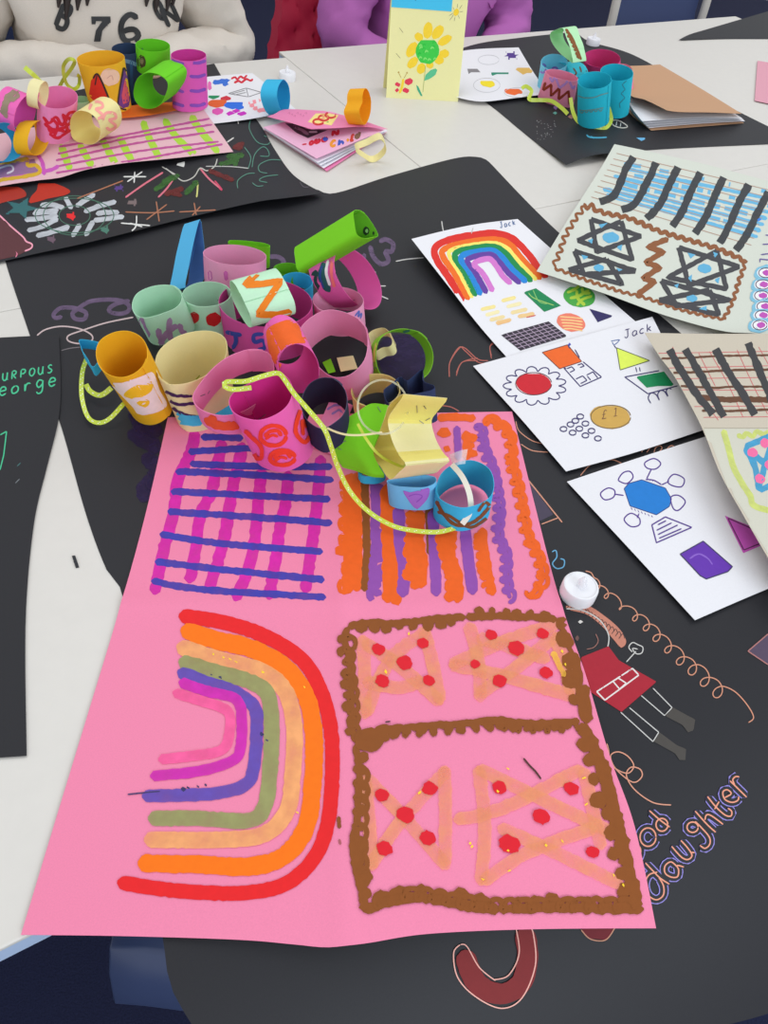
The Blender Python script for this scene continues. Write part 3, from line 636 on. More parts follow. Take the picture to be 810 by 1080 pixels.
# ------------------------------------------------------------------ three white drawing sheets
WH = mat((234, 233, 237), .7, 'paper')
dkb = ink(52, 44, 104)
s1 = sheet_mb([(434, 252, .024), (470, 243, .010), (505, 236, .004), (546, 231, .004)], [(546, 231, .004), (582, 263, .003), (626, 301, .003), (690, 356, .003)],
              [(541, 384, .003), (620, 369, .0025), (690, 356, .003)], [(434, 252, .024), (470, 298, .017), (505, 343, .008), (541, 384, .003)], WH, 32)
c66 = crop(430, 140, 2.132); c61 = crop(460, 220, 3.375)
for pts, w, cc in (([(125, 380), (95, 330), (65, 285), (62, 258), (95, 240), (150, 230), (195, 226), (235, 238), (270, 272), (298, 310), (315, 325)], 7.5, (222, 44, 36)), ([(138, 376), (108, 322), (80, 280), (82, 262), (125, 248), (190, 240), (228, 250), (258, 285), (300, 330)], 6.5, (240, 112, 28)),
        ([(146, 372), (118, 318), (95, 280), (98, 264), (135, 254), (190, 248), (224, 260), (252, 292), (290, 332)], 4.5, (246, 232, 110)), ([(154, 368), (128, 315), (107, 282), (112, 268), (145, 260), (190, 256), (218, 268), (244, 300), (280, 335)], 6.5, (18, 140, 74)),
        ([(165, 366), (140, 315), (120, 286), (128, 274), (155, 268), (190, 265), (210, 278), (235, 308), (268, 337)], 6.5, (32, 134, 214)), ([(178, 362), (152, 315), (134, 290), (140, 282), (162, 276), (188, 274), (204, 288), (226, 315), (254, 340)], 6, (100, 62, 158)), ([(192, 358), (170, 318), (150, 298), (155, 290), (175, 284), (188, 286), (202, 304), (216, 325), (234, 340)], 6, (214, 122, 204))):
    s1.stroke(c66(*pts), w, paint(*cc), .1)
for i, (a, b) in enumerate((((158, 360), (212, 348)), ((175, 380), (226, 366)), ((190, 398), (245, 384)), ((212, 408), (268, 395)), ((232, 329), (284, 316)), ((250, 350), (305, 337)), ((265, 372), (325, 358)), ((290, 385), (350, 374)))): s1.stroke(c61(a, b), 4, paint(*[(244, 226, 150), (244, 232, 180), (240, 218, 160), (238, 200, 140)][i % 4]), .1)
s1.stroke(c61((215, 412), (265, 398)), 3, paint(238, 190, 130), .1); s1.stroke(c61((320, 388), (355, 380)), 1.2, ink(210, 80, 70))
s1.fill(c61((310, 298), (355, 284), (445, 346), (385, 368)), paint(24, 134, 82)); s1.stroke(c61((328, 300), (350, 320), (420, 345)), .9, ink(160, 200, 100)); s1.stroke(c61((345, 290), (365, 330), (395, 340)), .9, ink(130, 190, 100))
s1.dot(*c61((510, 313))[0], 17, 11.5, paint(74, 166, 72), .15, .02)
for pts in ([(465, 300), (490, 290), (510, 275)], [(475, 320), (510, 310), (545, 290)], [(500, 345), (520, 325), (555, 310)], [(500, 290), (505, 320), (530, 345)], [(520, 280), (525, 300), (550, 300)]): s1.stroke(c61(*pts), 3, paint(176, 206, 70), .3)
s1.dot(*c61((480, 406))[0], 15.5, 9.4, paint(238, 128, 104), .25, .02)
for i in range(5): s1.stroke(c61((440+i*3, 385+i*11), (480, 388+i*10), (522, 392+i*11)), 1.3, paint(248, 206, 140), .2)
s1.fill(c61((545, 357), (633, 383), (575, 405)), paint(50, 44, 96))
s1.fill(c61((230, 450), (400, 402), (467, 455), (300, 506)), paint(54, 46, 58)); pl = ink(170, 150, 172)
for i in range(1, 9): t = i/9; s1.stroke(c61((230+170*t, 450-48*t), (300+167*t, 506-51*t)), .7, pl)
for i in range(1, 6): t = i/6; s1.stroke(c61((230+70*t, 450+56*t), (400+67*t, 402+53*t)), .7, pl)
s1.text('Jack', c61((228, 70))[0], (4.6, -1.0), (-1.0, -6.2), .9, ink(48, 92, 150), .2)
s1.stroke([(497, 247), (499, 240)], .9, wc)
tag(s1.build('white_drawing_sheet'), 'white sheet with a felt pen rainbow arch and small coloured shapes below', 'drawing', 'white sheets of paper with drawings')

s2 = sheet_mb([(499, 386, .004), (590, 361, .006), (688, 334, .004)], [(688, 334, .004), (716, 390, .003), (746, 452, .005)], [(597, 497, .006), (670, 477, .007), (746, 452, .005)], [(499, 386, .004), (548, 440, .006), (597, 497, .006)], WH, 28)
c2 = crop(490, 330, 3.115)
pet = [(231+78*math.cos(t)*(1+.34*abs(math.sin(t*6.5))**.7), 240+47*math.sin(t)*(1+.36*abs(math.sin(t*6.5))**.7)) for t in [2*math.pi*i/78 for i in range(78)]]
s2.stroke(c2(*pet), 1.25, dkb, closed=True, smooth=False); s2.dot(*c2((227, 233))[0], 19, 11.8, paint(206, 34, 48), .1, .02); s2.stroke([(c2((227, 233))[0][0]+19*math.cos(t), c2((227, 233))[0][1]+11.8*math.sin(t)) for t in [.2*i for i in range(32)]], .9, ink(90, 30, 40))
s2.fill(c2((255, 130), (338, 105), (385, 160), (312, 184)), paint(238, 104, 36)); s2.stroke(c2((255, 130), (338, 105), (385, 160), (312, 184)), .9, ink(110, 50, 40), closed=True, smooth=False)
for q in ([(325, 180), (380, 242), (450, 211), (388, 160)], [(335, 184), (352, 177), (362, 188), (345, 196)], [(370, 172), (385, 167), (393, 175), (378, 180)], [(365, 218), (388, 207), (402, 222), (380, 233)], [(400, 205), (422, 194), (438, 215)], [(402, 207), (415, 222)], [(362, 120), (378, 148)], [(338, 104), (346, 118)], [(490, 150), (490, 150)]): s2.stroke(c2(*q), 1.25, dkb, smooth=False)
s2.stroke(c2((325, 180), (335, 184)), 1.25, dkb); s2.dot(*c2((345, 104))[0], 1.6, 1.8, ink(40, 60, 180))
s2.fill(c2((499, 115), (511, 188), (608, 157)), paint(222, 240, 92)); s2.stroke(c2((499, 115), (511, 188), (608, 157)), .9, ink(80, 90, 60), closed=True, smooth=False)
s2.stroke(c2((480, 93), (510, 88), (500, 100), (490, 106), (484, 95)), .9, ink(70, 100, 160), smooth=False); s2.stroke(c2((490, 106), (499, 118)), 1.1, dkb)
s2.stroke(c2((640, 190), (526, 211), (602, 266), (700, 240)), 1.25, dkb, smooth=False); s2.fill(c2((562, 210), (655, 193), (690, 240), (598, 246)), paint(16, 138, 84)); s2.stroke(c2((562, 178), (566, 196)), 1.1, dkb); s2.stroke(c2((574, 178), (577, 194)), 1.1, dkb)
s2.stroke(c2((612, 298), (603, 280), (612, 264), (628, 268), (640, 288), (634, 270), (642, 256), (656, 258), (668, 276), (662, 258), (670, 248), (680, 252)), 1.25, dkb)
s2.dot(*c2((478, 342))[0], 21.5, 12.6, paint(206, 164, 82), .12, .03); s2.stroke([(c2((480, 342))[0][0]+21*math.cos(t), c2((480, 342))[0][1]+12.2*math.sin(t)) for t in [.2*i for i in range(32)]], 1.0, ink(120, 94, 46))
s2.text('L', c2((446, 350))[0], (10, -2), (1, -9), 1.0, ink(120, 80, 40)); s2.text('1', c2((482, 342))[0], (10, -2), (1, -9), 1.0, ink(120, 80, 40))
for x, y in ((325, 382), (348, 367), (364, 355), (380, 341), (355, 394), (377, 381), (397, 364), (397, 403), (417, 388), (438, 413)):
    s2.stroke([(c2((x, y))[0][0]+3.6*math.cos(t), c2((x, y))[0][1]+2.6*math.sin(t)) for t in [.5*i for i in range(14)]], 1.25, dkb)
s2.text('Jack', c2((525, 84))[0], (8.8, -2.4), (-.3, -8.5), 1.0, dkb, .12)
tag(s2.build('white_drawing_sheet'), 'white sheet with a red flower, orange roofed house and gold one pound coin', 'drawing', 'white sheets of paper with drawings')

s3 = sheet_mb([(598, 508, .004), (670, 484, .006), (770, 452, .004), (800, 441, .004)], [(800, 441, .004), (840, 520, .004), (872, 596, .004)], [(733, 654, .005), (800, 625, .004), (872, 596, .004)], [(598, 508, .004), (665, 580, .006), (733, 654, .005)], WH, 28)
s3.fill(c7b((303, 572), (318, 555), (360, 543), (437, 570), (457, 605), (450, 630), (408, 657), (322, 628)), paint(30, 124, 206)); s3.stroke(c7b((303, 572), (318, 555), (360, 543), (437, 570), (457, 605), (450, 630), (408, 657), (322, 628)), .9, ink(30, 60, 130), closed=True, smooth=False)
vl = ink(78, 44, 138)
for q in ([(285, 540), (300, 520), (322, 516), (332, 535), (312, 555), (288, 548)], [(226, 588), (250, 570), (272, 578), (268, 600), (240, 608)], [(370, 488), (400, 474), (422, 490), (405, 508), (378, 505)], [(445, 548), (465, 525), (498, 540), (490, 565), (460, 562)], [(455, 600), (480, 594), (502, 615), (480, 642), (462, 635)], [(303, 672), (325, 652), (352, 668), (352, 690), (325, 695)]): s3.stroke(c7b(*q), 1.35, vl, closed=True)
for q in ([(272, 590), (302, 594)], [(392, 508), (376, 540)], [(424, 560), (450, 548)], [(318, 552), (312, 558)], [(345, 668), (352, 652)], [(372, 542), (400, 545), (425, 560)]): s3.stroke(c7b(*q), 1.35, vl)
for i in range(7): s3.stroke(c7b((325+i*11, 632+i*4.5), (330+i*11, 642+i*4)), .8, vl); s3.stroke(c7b((378+i*8, 545+i*2.3), (382+i*8, 537+i*3)), .7, vl)
s3.stroke(c7b((393, 690), (437, 664), (523, 698), (408, 748)), 1.35, vl, closed=True, smooth=False)
for a, b in (((412, 690), (440, 676)), ((408, 708), (458, 683)), ((412, 722), (478, 690)), ((416, 734), (490, 702))): s3.stroke(c7b(a, b), 1.35, vl)
s3.fill(c7b((485, 785), (560, 743), (655, 826), (640, 842), (570, 866), (550, 855)), paint(102, 54, 172)); s3.stroke(c7b((485, 785), (560, 743), (655, 826), (640, 842), (570, 866), (550, 855)), 1.2, ink(48, 40, 90), closed=True, smooth=False)
s3.stroke(c7b((515, 800), (545, 785), (575, 800), (590, 820)), 1.6, paint(140, 100, 200), .3)
s3.fill(c7b((630, 660), (690, 782), (790, 740), (740, 705)), paint(212, 96, 200)); s3.stroke(c7b((640, 668), (692, 772), (790, 732)), 1.2, ink(96, 40, 90), smooth=False); s3.stroke(c7b((640, 668), (740, 712)), 1.2, ink(96, 40, 90))
tag(s3.build('white_drawing_sheet'), 'white sheet with a blue hexagon flower, purple square and pink triangle', 'drawing', 'white sheets of paper with drawings')

# ------------------------------------------------------------------ grey green painting with stars, and the folded one beside it
GG, KR = sugar(212, 216, 204), sugar(204, 194, 176)
s4 = sheet_mb([(648, 152, .022), (700, 163, .018), (770, 180, .012), (900, 216, .006)], [(900, 216, .006), (890, 290, .006), (876, 362, .010)],
              [(566, 286, .015), (600, 297, .018), (645, 312, .018), (700, 332, .014), (762, 349, .012), (800, 352, .012), (876, 362, .010)], [(648, 152, .022), (632, 180, .02), (600, 230, .014), (566, 286, .015)], GG, 40)
cS = crop(560, 150, 3.24)
def lerp(a, b, t): return (a[0]+(b[0]-a[0])*t, a[1]+(b[1]-a[1])*t)
for i in range(9):
    t = i/8; a, b = lerp((318, 72), (222, 188), t), lerp((850, 178), (765, 345), t)
    if i < 8: s4.stroke(cS(lerp(a, b, .04*(i % 3)), lerp(a, b, .35), lerp(a, b, .7), b), 4.7 if i % 2 == 0 else 3.8, paint(104, 182, 220), .2)
for i in range(9):
    t = (i+.1)/8; a, b = lerp((292, 36), (206, 185), t), lerp((830, 165), (755, 350), t); s4.stroke(cS(a, lerp(a, b, .5), b), .8, ink(176, 138, 116))
for pts in ([(350, 50), (320, 100), (285, 180), (235, 204)], [(428, 70), (395, 140), (355, 210), (310, 232)], [(502, 85), (470, 150), (435, 220), (395, 262)], [(580, 104), (550, 160), (515, 240), (483, 288)], [(658, 120), (630, 180), (595, 260), (560, 312)], [(745, 145), (710, 210), (670, 300), (645, 345)], [(812, 170), (775, 240), (735, 320), (700, 370)]): s4.stroke(cS(*pts), 8, paint(58, 60, 64, a=.95), .2, taper=False)
bb = paint(142, 86, 48)
def zig(pts, amp, st, w):
    P = resample(spline(cS(*pts)), st); out = []
    for i, p in enumerate(P):
        a, b = P[max(i-1, 0)], P[min(i+1, len(P)-1)]; tx, ty = b[0]-a[0], b[1]-a[1]; q = math.hypot(tx, ty) or 1; sg = amp*(1 if i % 2 else -1)
        out.append((p[0]-ty/q*sg, p[1]+tx/q*sg))
    s4.stroke(out, w, bb, .2)
zig([(188, 215), (150, 265), (118, 320), (100, 370), (78, 425)], 2.6, 4.4, 2.8); zig([(80, 430), (180, 468), (300, 508), (400, 535), (520, 575), (660, 605)], 1.3, 4, 3); zig([(735, 405), (712, 470), (690, 540), (660, 605)], 1.8, 4, 3.4)
zig([(180, 218), (220, 222)], 3, 4, 4); zig([(210, 225), (260, 245), (330, 258), (440, 305), (540, 335), (640, 365), (735, 408)], 1.5, 4.5, 4.6)
s4.stroke(cS((470, 330), (400, 358), (452, 375), (392, 412), (442, 428), (382, 466), (425, 476), (362, 522)), 6, bb, .2, smooth=False)
dg, sb = paint(66, 66, 70), paint(96, 176, 214)
for tri in ([(205, 263), (376, 322), (225, 376)], [(308, 270), (160, 336), (346, 402)], [(148, 372), (358, 440), (182, 452)], [(258, 400), (130, 436), (312, 486)], [(505, 360), (712, 426), (540, 490)], [(635, 372), (468, 462), (668, 502)], [(445, 474), (680, 540), (498, 560)], [(610, 505), (438, 540), (642, 590)]):
    s4.stroke(cS(*tri), 5.2, dg, .15, closed=True, smooth=False)
for x, y, rx, ry in ((272, 326, 9, 6), (232, 430, 5.5, 3.8), (593, 432, 7.5, 5), (550, 534, 6, 3.8)): s4.dot(*cS((x, y))[0], rx, ry, sb, .1, .06)
for q in ([(228, 278), (262, 276), (240, 295)], [(192, 335), (212, 330), (208, 348)], [(290, 358), (312, 350), (308, 372)], [(172, 385), (200, 392), (180, 402)], [(290, 430), (318, 434), (300, 442)], [(535, 378), (565, 382), (545, 398)], [(622, 375), (640, 382), (628, 395)], [(535, 465), (550, 452), (548, 478)], [(625, 470), (645, 462), (640, 484)], [(485, 486), (505, 484), (500, 500)], [(570, 570), (600, 560), (600, 576)]): s4.fill(cS(*q), sb)
s4.dot(*cS((780, 265))[0], 2.4, 2, paint(40, 130, 230))
for x, y in ((802, 447), (792, 487), (788, 525), (796, 562), (790, 592), (782, 626)):
    s4.dot(*cS((x, y))[0], 13, 8.4, paint(130, 190, 214), -.2, .08); s4.dot(*cS((x, y))[0], 9.5, 6, ink(240, 238, 240), 0, .04); s4.stroke([(cS((x, y))[0][0]+7.5*math.cos(t), cS((x, y))[0][1]+5*math.sin(t)) for t in [.3*i for i in range(22)]], 1, ink(60, 40, 70)); s4.dot(*cS((x+4, y))[0], 4.6, 3.4, paint(190, 80, 180))
for q in ([(800, 318), (830, 320)], [(790, 350), (825, 348), (830, 370)], [(785, 385), (825, 380)], [(782, 412), (782, 400), (830, 405)]): s4.stroke(cS(*q), 1.2, ink(96, 78, 150), smooth=False)
tag(s4.build('grey_green_painting'), 'grey green paper painted with four dark six pointed stars and blue stripes', 'painting')

s5 = sheet_mb([(680, 351, .022), (740, 352, .022), (810, 352, .024), (920, 352, .026)], [(920, 352, .026), (930, 450, .024), (960, 560, .012), (990, 700, .01)],
              [(811, 590, .034), (850, 640, .02), (990, 700, .01)], [(680, 351, .022), (695, 375, .024), (712, 398, .028), (735, 440, .034), (745, 462, .036), (760, 500, .036), (785, 545, .036), (811, 590, .034)], KR, 40)
s5.fill(c7b((560, 372), (780, 374), (1180, 374), (1500, 1400), (1330, 1180), (1000, 1010), (771, 800), (640, 600), (575, 420)), sugar(208, 206, 190))
s5.stroke(c7b((562, 374), (660, 375), (1090, 374)), .7, sugar(178, 170, 152))
for pts in ([(400, 132), (1090, 120)], [(430, 180), (1090, 165)], [(450, 215), (1090, 205)], [(470, 250), (1090, 255)], [(530, 305), (1090, 300)], [(560, 340), (1090, 335)]): s5.stroke(c7b(*pts), .7, ink(206, 86, 92))
for pts in ([(460, 110), (520, 230), (610, 350)], [(580, 125), (640, 230), (690, 340)], [(670, 120), (720, 230), (770, 330)], [(545, 130), (600, 240)], [(740, 110), (790, 200)]): s5.stroke(c7b(*pts), .7, ink(206, 86, 92))
db = paint(104, 66, 44)
for pts, w in (([(424, 149), (520, 146), (640, 140), (1090, 134)], 2.2), ([(445, 196), (560, 192), (680, 186), (1090, 182)], 2.6), ([(480, 238), (600, 244), (700, 240), (1090, 246)], 2.4), ([(535, 272), (620, 282), (720, 282), (1090, 290)], 6.2), ([(555, 318), (640, 320), (740, 316), (1090, 312)], 2.6)): s5.stroke(c7b(*pts), w, db, .25)
for pts in ([(450, 120), (490, 190), (540, 265), (592, 330)], [(502, 118), (548, 195), (590, 270), (628, 338)], [(600, 118), (640, 190), (690, 265), (728, 332)], [(706, 98), (735, 170), (765, 240), (800, 330)]): s5.stroke(c7b(*pts), 8, paint(60, 60, 62), .2, taper=False)
yg = paint(212, 222, 120, a=.85)
s5.stroke(c7b((625, 380), (642, 440), (662, 510), (710, 590), (760, 640), (1090, 680)), 6.5, yg, .1); s5.stroke(c7b((670, 395), (690, 405), (700, 392), (722, 402), (735, 385), (755, 395), (790, 378)), 5, yg, .2)
bs = paint(70, 162, 206, a=.92)
for pts in ([(695, 437), (728, 500), (742, 580)], [(695, 437), (770, 405), (836, 385)], [(740, 578), (790, 560), (830, 560)], [(705, 445), (760, 490), (830, 545)], [(740, 570), (760, 500), (790, 400)]): s5.stroke(c7b(*pts), 6.6, bs, .12)
pp = paint(240, 110, 160)
for x, y in ((720, 455), (745, 540), (762, 424), (775, 495)): s5.dot(*c7b((x, y))[0], 5.5, 5, pp, .3, .1)
tag(s5.build('grey_brown_painting'), 'folded grey brown paper with dark checked stripes at the right edge', 'painting')

# ------------------------------------------------------------------ rings of rolled paper: the heap in the middle
GRP = 'rolled paper rings in the middle heap'
CYAN, LBLUE, NAVY, MINT, LIME = card(62, 184, 222), card(118, 196, 232), card(44, 50, 78), card(188, 226, 200), card(126, 208, 38)
PK, LPK, HPK, MAG, CREAM, YEL, PYEL = card(246, 150, 196), card(250, 176, 212), card(240, 112, 188), card(216, 76, 158), card(248, 238, 180), card(250, 196, 40), card(252, 247, 194)
def R4(label, rim, k, d, hpx, zs, mt, **kw):
    if 'a' in kw: rim = c4(rim)[0]
    else: rim = c4(*rim)
    return ring(label, rim, k, d, hpx, zs, mt, group=GRP, **kw)
def R5(label, rim, k, d, hpx, zs, mt, **kw):
    if 'a' in kw: rim = c5(rim)[0]
    else: rim = c5(*rim)
    return ring(label, rim, k, d, hpx, zs, mt, group=GRP, **kw)
def st4(*q): return [tuple(c4(a, b)) for a, b in q]
def st5(*q): return [tuple(c5(a, b)) for a, b in q]

# back row
def o_a(mb):
    mb.stroke(c4((408, 120), (395, 180), (375, 240)), 2, paint(60, 120, 190), .2)
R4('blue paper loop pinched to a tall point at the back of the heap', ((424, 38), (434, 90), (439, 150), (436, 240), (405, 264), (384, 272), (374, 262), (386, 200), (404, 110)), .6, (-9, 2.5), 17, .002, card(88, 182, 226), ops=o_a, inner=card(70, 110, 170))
def o_b(mb):
    for x in (458, 512): mb.stroke(c4((x, 212), (x+2, 246)), 4.5, paint(222, 110, 190, a=.8), .2)
R4('light pink paper ring standing between the blue point and the green loop', (543, 158), .34, (.02, 1), 37, .002, LPK, a=33, b=10.5, rot=4, ops=o_b)
R4('flat green paper loop behind the light pink ring', ((530, 108), (600, 112), (656, 122), (655, 132), (590, 124), (528, 118)), .34, (.0, 1), 22, .002, LIME)
R5('small green paper ring lying under the end of the green tube', (70, 195), .42, (.05, 1), 12, .002, card(108, 190, 40), a=14, b=6)
R5('turquoise paper ring behind the tilted mint ring', (100, 238), .46, (.05, 1), 16, .002, CYAN, a=17, b=10)
# the long green tube
def o_j(mb):
    mb.dot(*c5((328, 72))[0], 3.4, 4.6, ink(36, 60, 30)); mb.dot(*c5((330, 72))[0], 1.6, 2.4, ink(150, 200, 120)); mb.dot(*c5((352, 80))[0], 1, 2.4, ink(40, 60, 30))
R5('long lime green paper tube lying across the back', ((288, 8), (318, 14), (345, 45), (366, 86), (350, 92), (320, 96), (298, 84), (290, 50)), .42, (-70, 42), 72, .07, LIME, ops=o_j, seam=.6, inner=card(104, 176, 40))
def o_k(mb):
    mb.stroke(c5((165, 200), (158, 235), (170, 265)), 8, paint(40, 70, 70), .3); mb.stroke(c5((195, 172), (185, 215), (200, 255), (210, 270)), 8, paint(40, 96, 96), .3)
    mb.stroke(c5((205, 168), (198, 205), (210, 250)), 3, paint(240, 240, 240), .2); mb.stroke(c5((185, 185), (178, 220), (190, 258)), 2, ink(40, 70, 150), .2); mb.stroke(c5((222, 160), (214, 205), (225, 255)), 3.4, paint(250, 120, 120), .2)
R5('pink paper ring tipped on its side with dark green wavy stripes', (301, 228), .5, (-85, 8), 26, .004, HPK, a=36, b=19, rot=58, ops=o_k)
def o_d(mb):
    for pts in (((222, 372), (235, 410), (250, 440)), ((280, 408), (288, 440), (298, 470)), ((322, 372), (318, 410), (326, 452)), ((352, 392), (362, 420), (380, 428)), ((285, 475), (300, 440), (325, 410), (350, 400))): mb.stroke(c4(*pts), 6, paint(184, 142, 190, a=.9), .2)
R4('mint green paper ring with purple strokes left of the red spotted one', ((193, 330), (210, 290), (262, 266), (320, 262), (352, 280), (362, 305), (345, 335), (295, 358), (240, 372), (205, 362)), .62, (18, 36), 33, .002, MINT, ops=o_d, seam=2.6)
def o_e(mb):
    rr = paint(206, 38, 40); mb.dot(*c4((402, 374))[0], 6, 6.5, rr, .6); mb.dot(*c4((470, 378))[0], 8, 7.5, rr, -.3)
R4('mint green paper ring with red spots', (447, 292), .55, (8, 36), 34, .002, MINT, a=25.5, b=13, rot=-3, ops=o_e, staples=st4(((484, 312), (498, 310))))
def o_g(mb):
    bl_ = paint(70, 84, 178)
    mb.stroke(c4((512, 420), (540, 428), (568, 432)), 4.5, bl_, .1); mb.stroke(c4((545, 428), (548, 455), (535, 475), (518, 462)), 4.5, bl_, .1)
    mb.stroke(c4((642, 428), (610, 432), (612, 455), (640, 450), (645, 475), (620, 482)), 4.2, bl_, .1)
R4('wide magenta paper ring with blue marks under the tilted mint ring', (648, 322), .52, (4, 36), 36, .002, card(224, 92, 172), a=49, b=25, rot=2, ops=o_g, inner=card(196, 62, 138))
def o_f(mb):
    oo = paint(232, 126, 22)
    mb.stroke(c4((660, 190), (618, 222), (578, 262), (640, 258), (700, 248), (665, 300), (622, 362), (690, 362), (738, 352)), 7.2, oo, .08, smooth=False)
R4('mint green paper ring with orange zigzag lying tilted on the magenta ring', ((527, 248), (545, 262), (570, 310), (594, 362), (600, 402), (585, 398), (556, 352), (532, 298)), .24, (47.5, -14), 48, .062, card(200, 236, 206), ops=o_f, seam=1.2)
def o_l(mb):
    mb.stroke(c5((290, 350), (305, 332), (300, 352), (312, 340), (308, 358)), 1.6, ink(96, 110, 190))
R5('pale pink paper ring behind the widest pink ring', (236, 298), .5, (4, 36), 24, .022, LPK, a=26.5, b=14, rot=2, ops=o_l, staples=st5(((252, 278), (262, 282)), ((280, 300), (292, 296))))
R5('widest light pink paper ring open towards the viewer', ((113, 400), (130, 370), (175, 338), (220, 330), (275, 345), (318, 378), (332, 420), (326, 480), (300, 520), (262, 545), (215, 545), (170, 510), (130, 450)), .76, (12, 40), 26, .010, card(250, 166, 206), staples=st5(((215, 415), (228, 418)), ((236, 418), (246, 416)), ((300, 440), (312, 436)), ((252, 522), (262, 520))))
def o_n(mb):
    mb.fill(c5((6, 395), (40, 372), (100, 358), (128, 380), (140, 420), (150, 438), (105, 446), (60, 485), (45, 520), (18, 480), (6, 430)), paint(238, 100, 30), True)
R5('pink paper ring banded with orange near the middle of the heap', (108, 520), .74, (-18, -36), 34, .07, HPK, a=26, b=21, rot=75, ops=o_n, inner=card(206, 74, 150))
# the yellow cup and its neighbours
def o_o(mb):
    mb.fill(c4((112, 590), (150, 596), (225, 572), (262, 560), (285, 620), (310, 672), (262, 700), (215, 702), (190, 672)), paint(246, 226, 218), True)
    mb.fill(c4((165, 632), (200, 605), (240, 596), (262, 602), (255, 625), (220, 645), (180, 648)), paint(250, 196, 40), True); mb.fill(c4((208, 660), (240, 650), (252, 660), (240, 678), (218, 672)), paint(250, 196, 40), True); mb.stroke(c4((225, 668), (238, 662)), 1.5, paint(246, 226, 218))
R4('yellow paper cup with a white oval patch at the left of the heap', ((70, 490), (85, 450), (130, 424), (180, 420), (222, 440), (243, 480), (232, 530), (200, 562), (155, 576), (110, 565), (80, 535)), .74, (31, 54), 55, .003, YEL, ops=o_o, seam=3.4, taper=.94, h=.098)
R4('blue paper loop peeping out behind the yellow cup', ((14, 448), (72, 456), (92, 470), (88, 500), (60, 540), (42, 515), (22, 484), (18, 470)), .7, (10, 30), 10, .030, CYAN)
def o_p(mb):
    pv = paint(74, 40, 86)
    for pts in (((300, 620), (340, 638), (398, 640)), ((312, 650), (350, 668), (408, 664)), ((330, 680), (370, 702), (420, 712))): mb.stroke(c4(*pts), 3.2, pv, .35)
    mb.stroke(c4((330, 700), (372, 722), (438, 724)), 11, paint(70, 186, 214), .1); mb.dot(*c4((516, 508))[0], 3, 6, paint(150, 50, 100)); mb.stroke(c4((362, 600), (398, 592), (424, 568)), 1.4, ink(180, 190, 60))
R4('cream paper ring with dark purple lines and a blue base', ((272, 530), (290, 480), (350, 436), (430, 418), (490, 428), (515, 460), (508, 512), (470, 552), (400, 590), (330, 600), (288, 575)), .58, (14, 50), 56, .003, CREAM, taper=.86, ops=o_p, seam=5.6)
def o_q(mb):
    mb.scallop(c4((440, 715), (470, 740), (520, 748), (560, 742)), 6, paint(240, 96, 40), -1, 6, 4.5)
R4('pink paper ring with a scalloped orange line beside the cream ring', ((400, 645), (420, 605), (470, 545), (530, 502), (595, 484), (655, 492), (676, 530), (668, 580), (640, 640), (590, 682), (530, 704), (470, 702), (420, 680)), .84, (12, 44), 22, .040, PK, ops=o_q, inner=card(250, 164, 204), staples=st4(((425, 640), (440, 634)), ((450, 632), (456, 622))))
def o_r(mb):
    ro = paint(240, 66, 40)
    for cx, cy, rx, ry in ((675, 775, 44, 34), (706, 850, 42, 25)):
        el = [(cx+rx*math.cos(.35*i), cy+ry*math.sin(.35*i)) for i in range(19)]
        mb.stroke(c4(*el), 4.6, ro, .15); mb.stroke(c4((cx-30, cy+4), (cx-12, cy-14), (cx+14, cy-16), (cx+28, cy+2)), 4, ro, .2); mb.stroke(c4((cx-28, cy+12), (cx-4, cy-2), (cx+16, cy+4)), 3, ro, .2)
    mb.stroke(c4((556, 735), (585, 795), (618, 850), (636, 845), (632, 810), (600, 778), (578, 755)), 4.4, ro, .2); mb.stroke(c4((590, 800), (625, 860)), 4, ro, .2)
    mb.stroke(c4((772, 670), (752, 730), (752, 770), (780, 798), (795, 770), (775, 720)), 4.4, ro, .2); mb.stroke(c4((770, 720), (775, 775)), 4, ro, .2)
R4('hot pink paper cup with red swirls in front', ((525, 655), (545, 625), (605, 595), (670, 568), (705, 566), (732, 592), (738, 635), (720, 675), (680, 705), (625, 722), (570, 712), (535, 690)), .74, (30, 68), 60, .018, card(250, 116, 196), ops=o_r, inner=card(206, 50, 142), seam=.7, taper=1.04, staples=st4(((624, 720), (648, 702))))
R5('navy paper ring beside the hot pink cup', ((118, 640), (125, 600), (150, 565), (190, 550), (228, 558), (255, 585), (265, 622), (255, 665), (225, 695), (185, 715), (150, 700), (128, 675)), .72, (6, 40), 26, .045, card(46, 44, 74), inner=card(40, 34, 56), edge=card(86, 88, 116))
def o_t(mb):
    for pts, cc in (([(352, 500), (362, 440), (400, 405), (440, 392)], (196, 214, 90)), ([(360, 520), (372, 455), (410, 415), (470, 395)], (60, 130, 110)), ([(372, 430), (420, 396), (480, 392)], (150, 200, 60))): mb.stroke(c5(*pts), 2.6, paint(*cc), .3)
R5('green paper ring with yellow streaks standing alone at the right of the heap', ((360, 480), (370, 430), (405, 400), (455, 392), (505, 408), (536, 445), (545, 490), (530, 535), (490, 562), (440, 566), (395, 555), (368, 525)), .88, (-16, 6), 8, .003, card(132, 196, 52), ops=o_t, inner=card(128, 190, 50))
R5('curled cream strip behind the streaked green ring', ((334, 410), (360, 392), (392, 392), (412, 430), (404, 448), (380, 452), (352, 465), (340, 440)), .6, (10, 20), 10, .003, CREAM)
R5('small cream paper ring behind the crumpled yellow loop', (358, 590), .62, (4, 30), 20, .006, card(232, 216, 140), a=25.5, b=17, rot=-4, staples=st5(((330, 612), (352, 600))))
R5('navy paper loop folded square at the right of the heap', ((386, 590), (408, 572), (440, 548), (462, 560), (510, 522), (512, 560), (548, 576), (540, 590), (480, 604), (440, 618), (405, 634), (390, 615)), .5, (4, 40), 34, .004, card(48, 62, 98), seam=1.0)
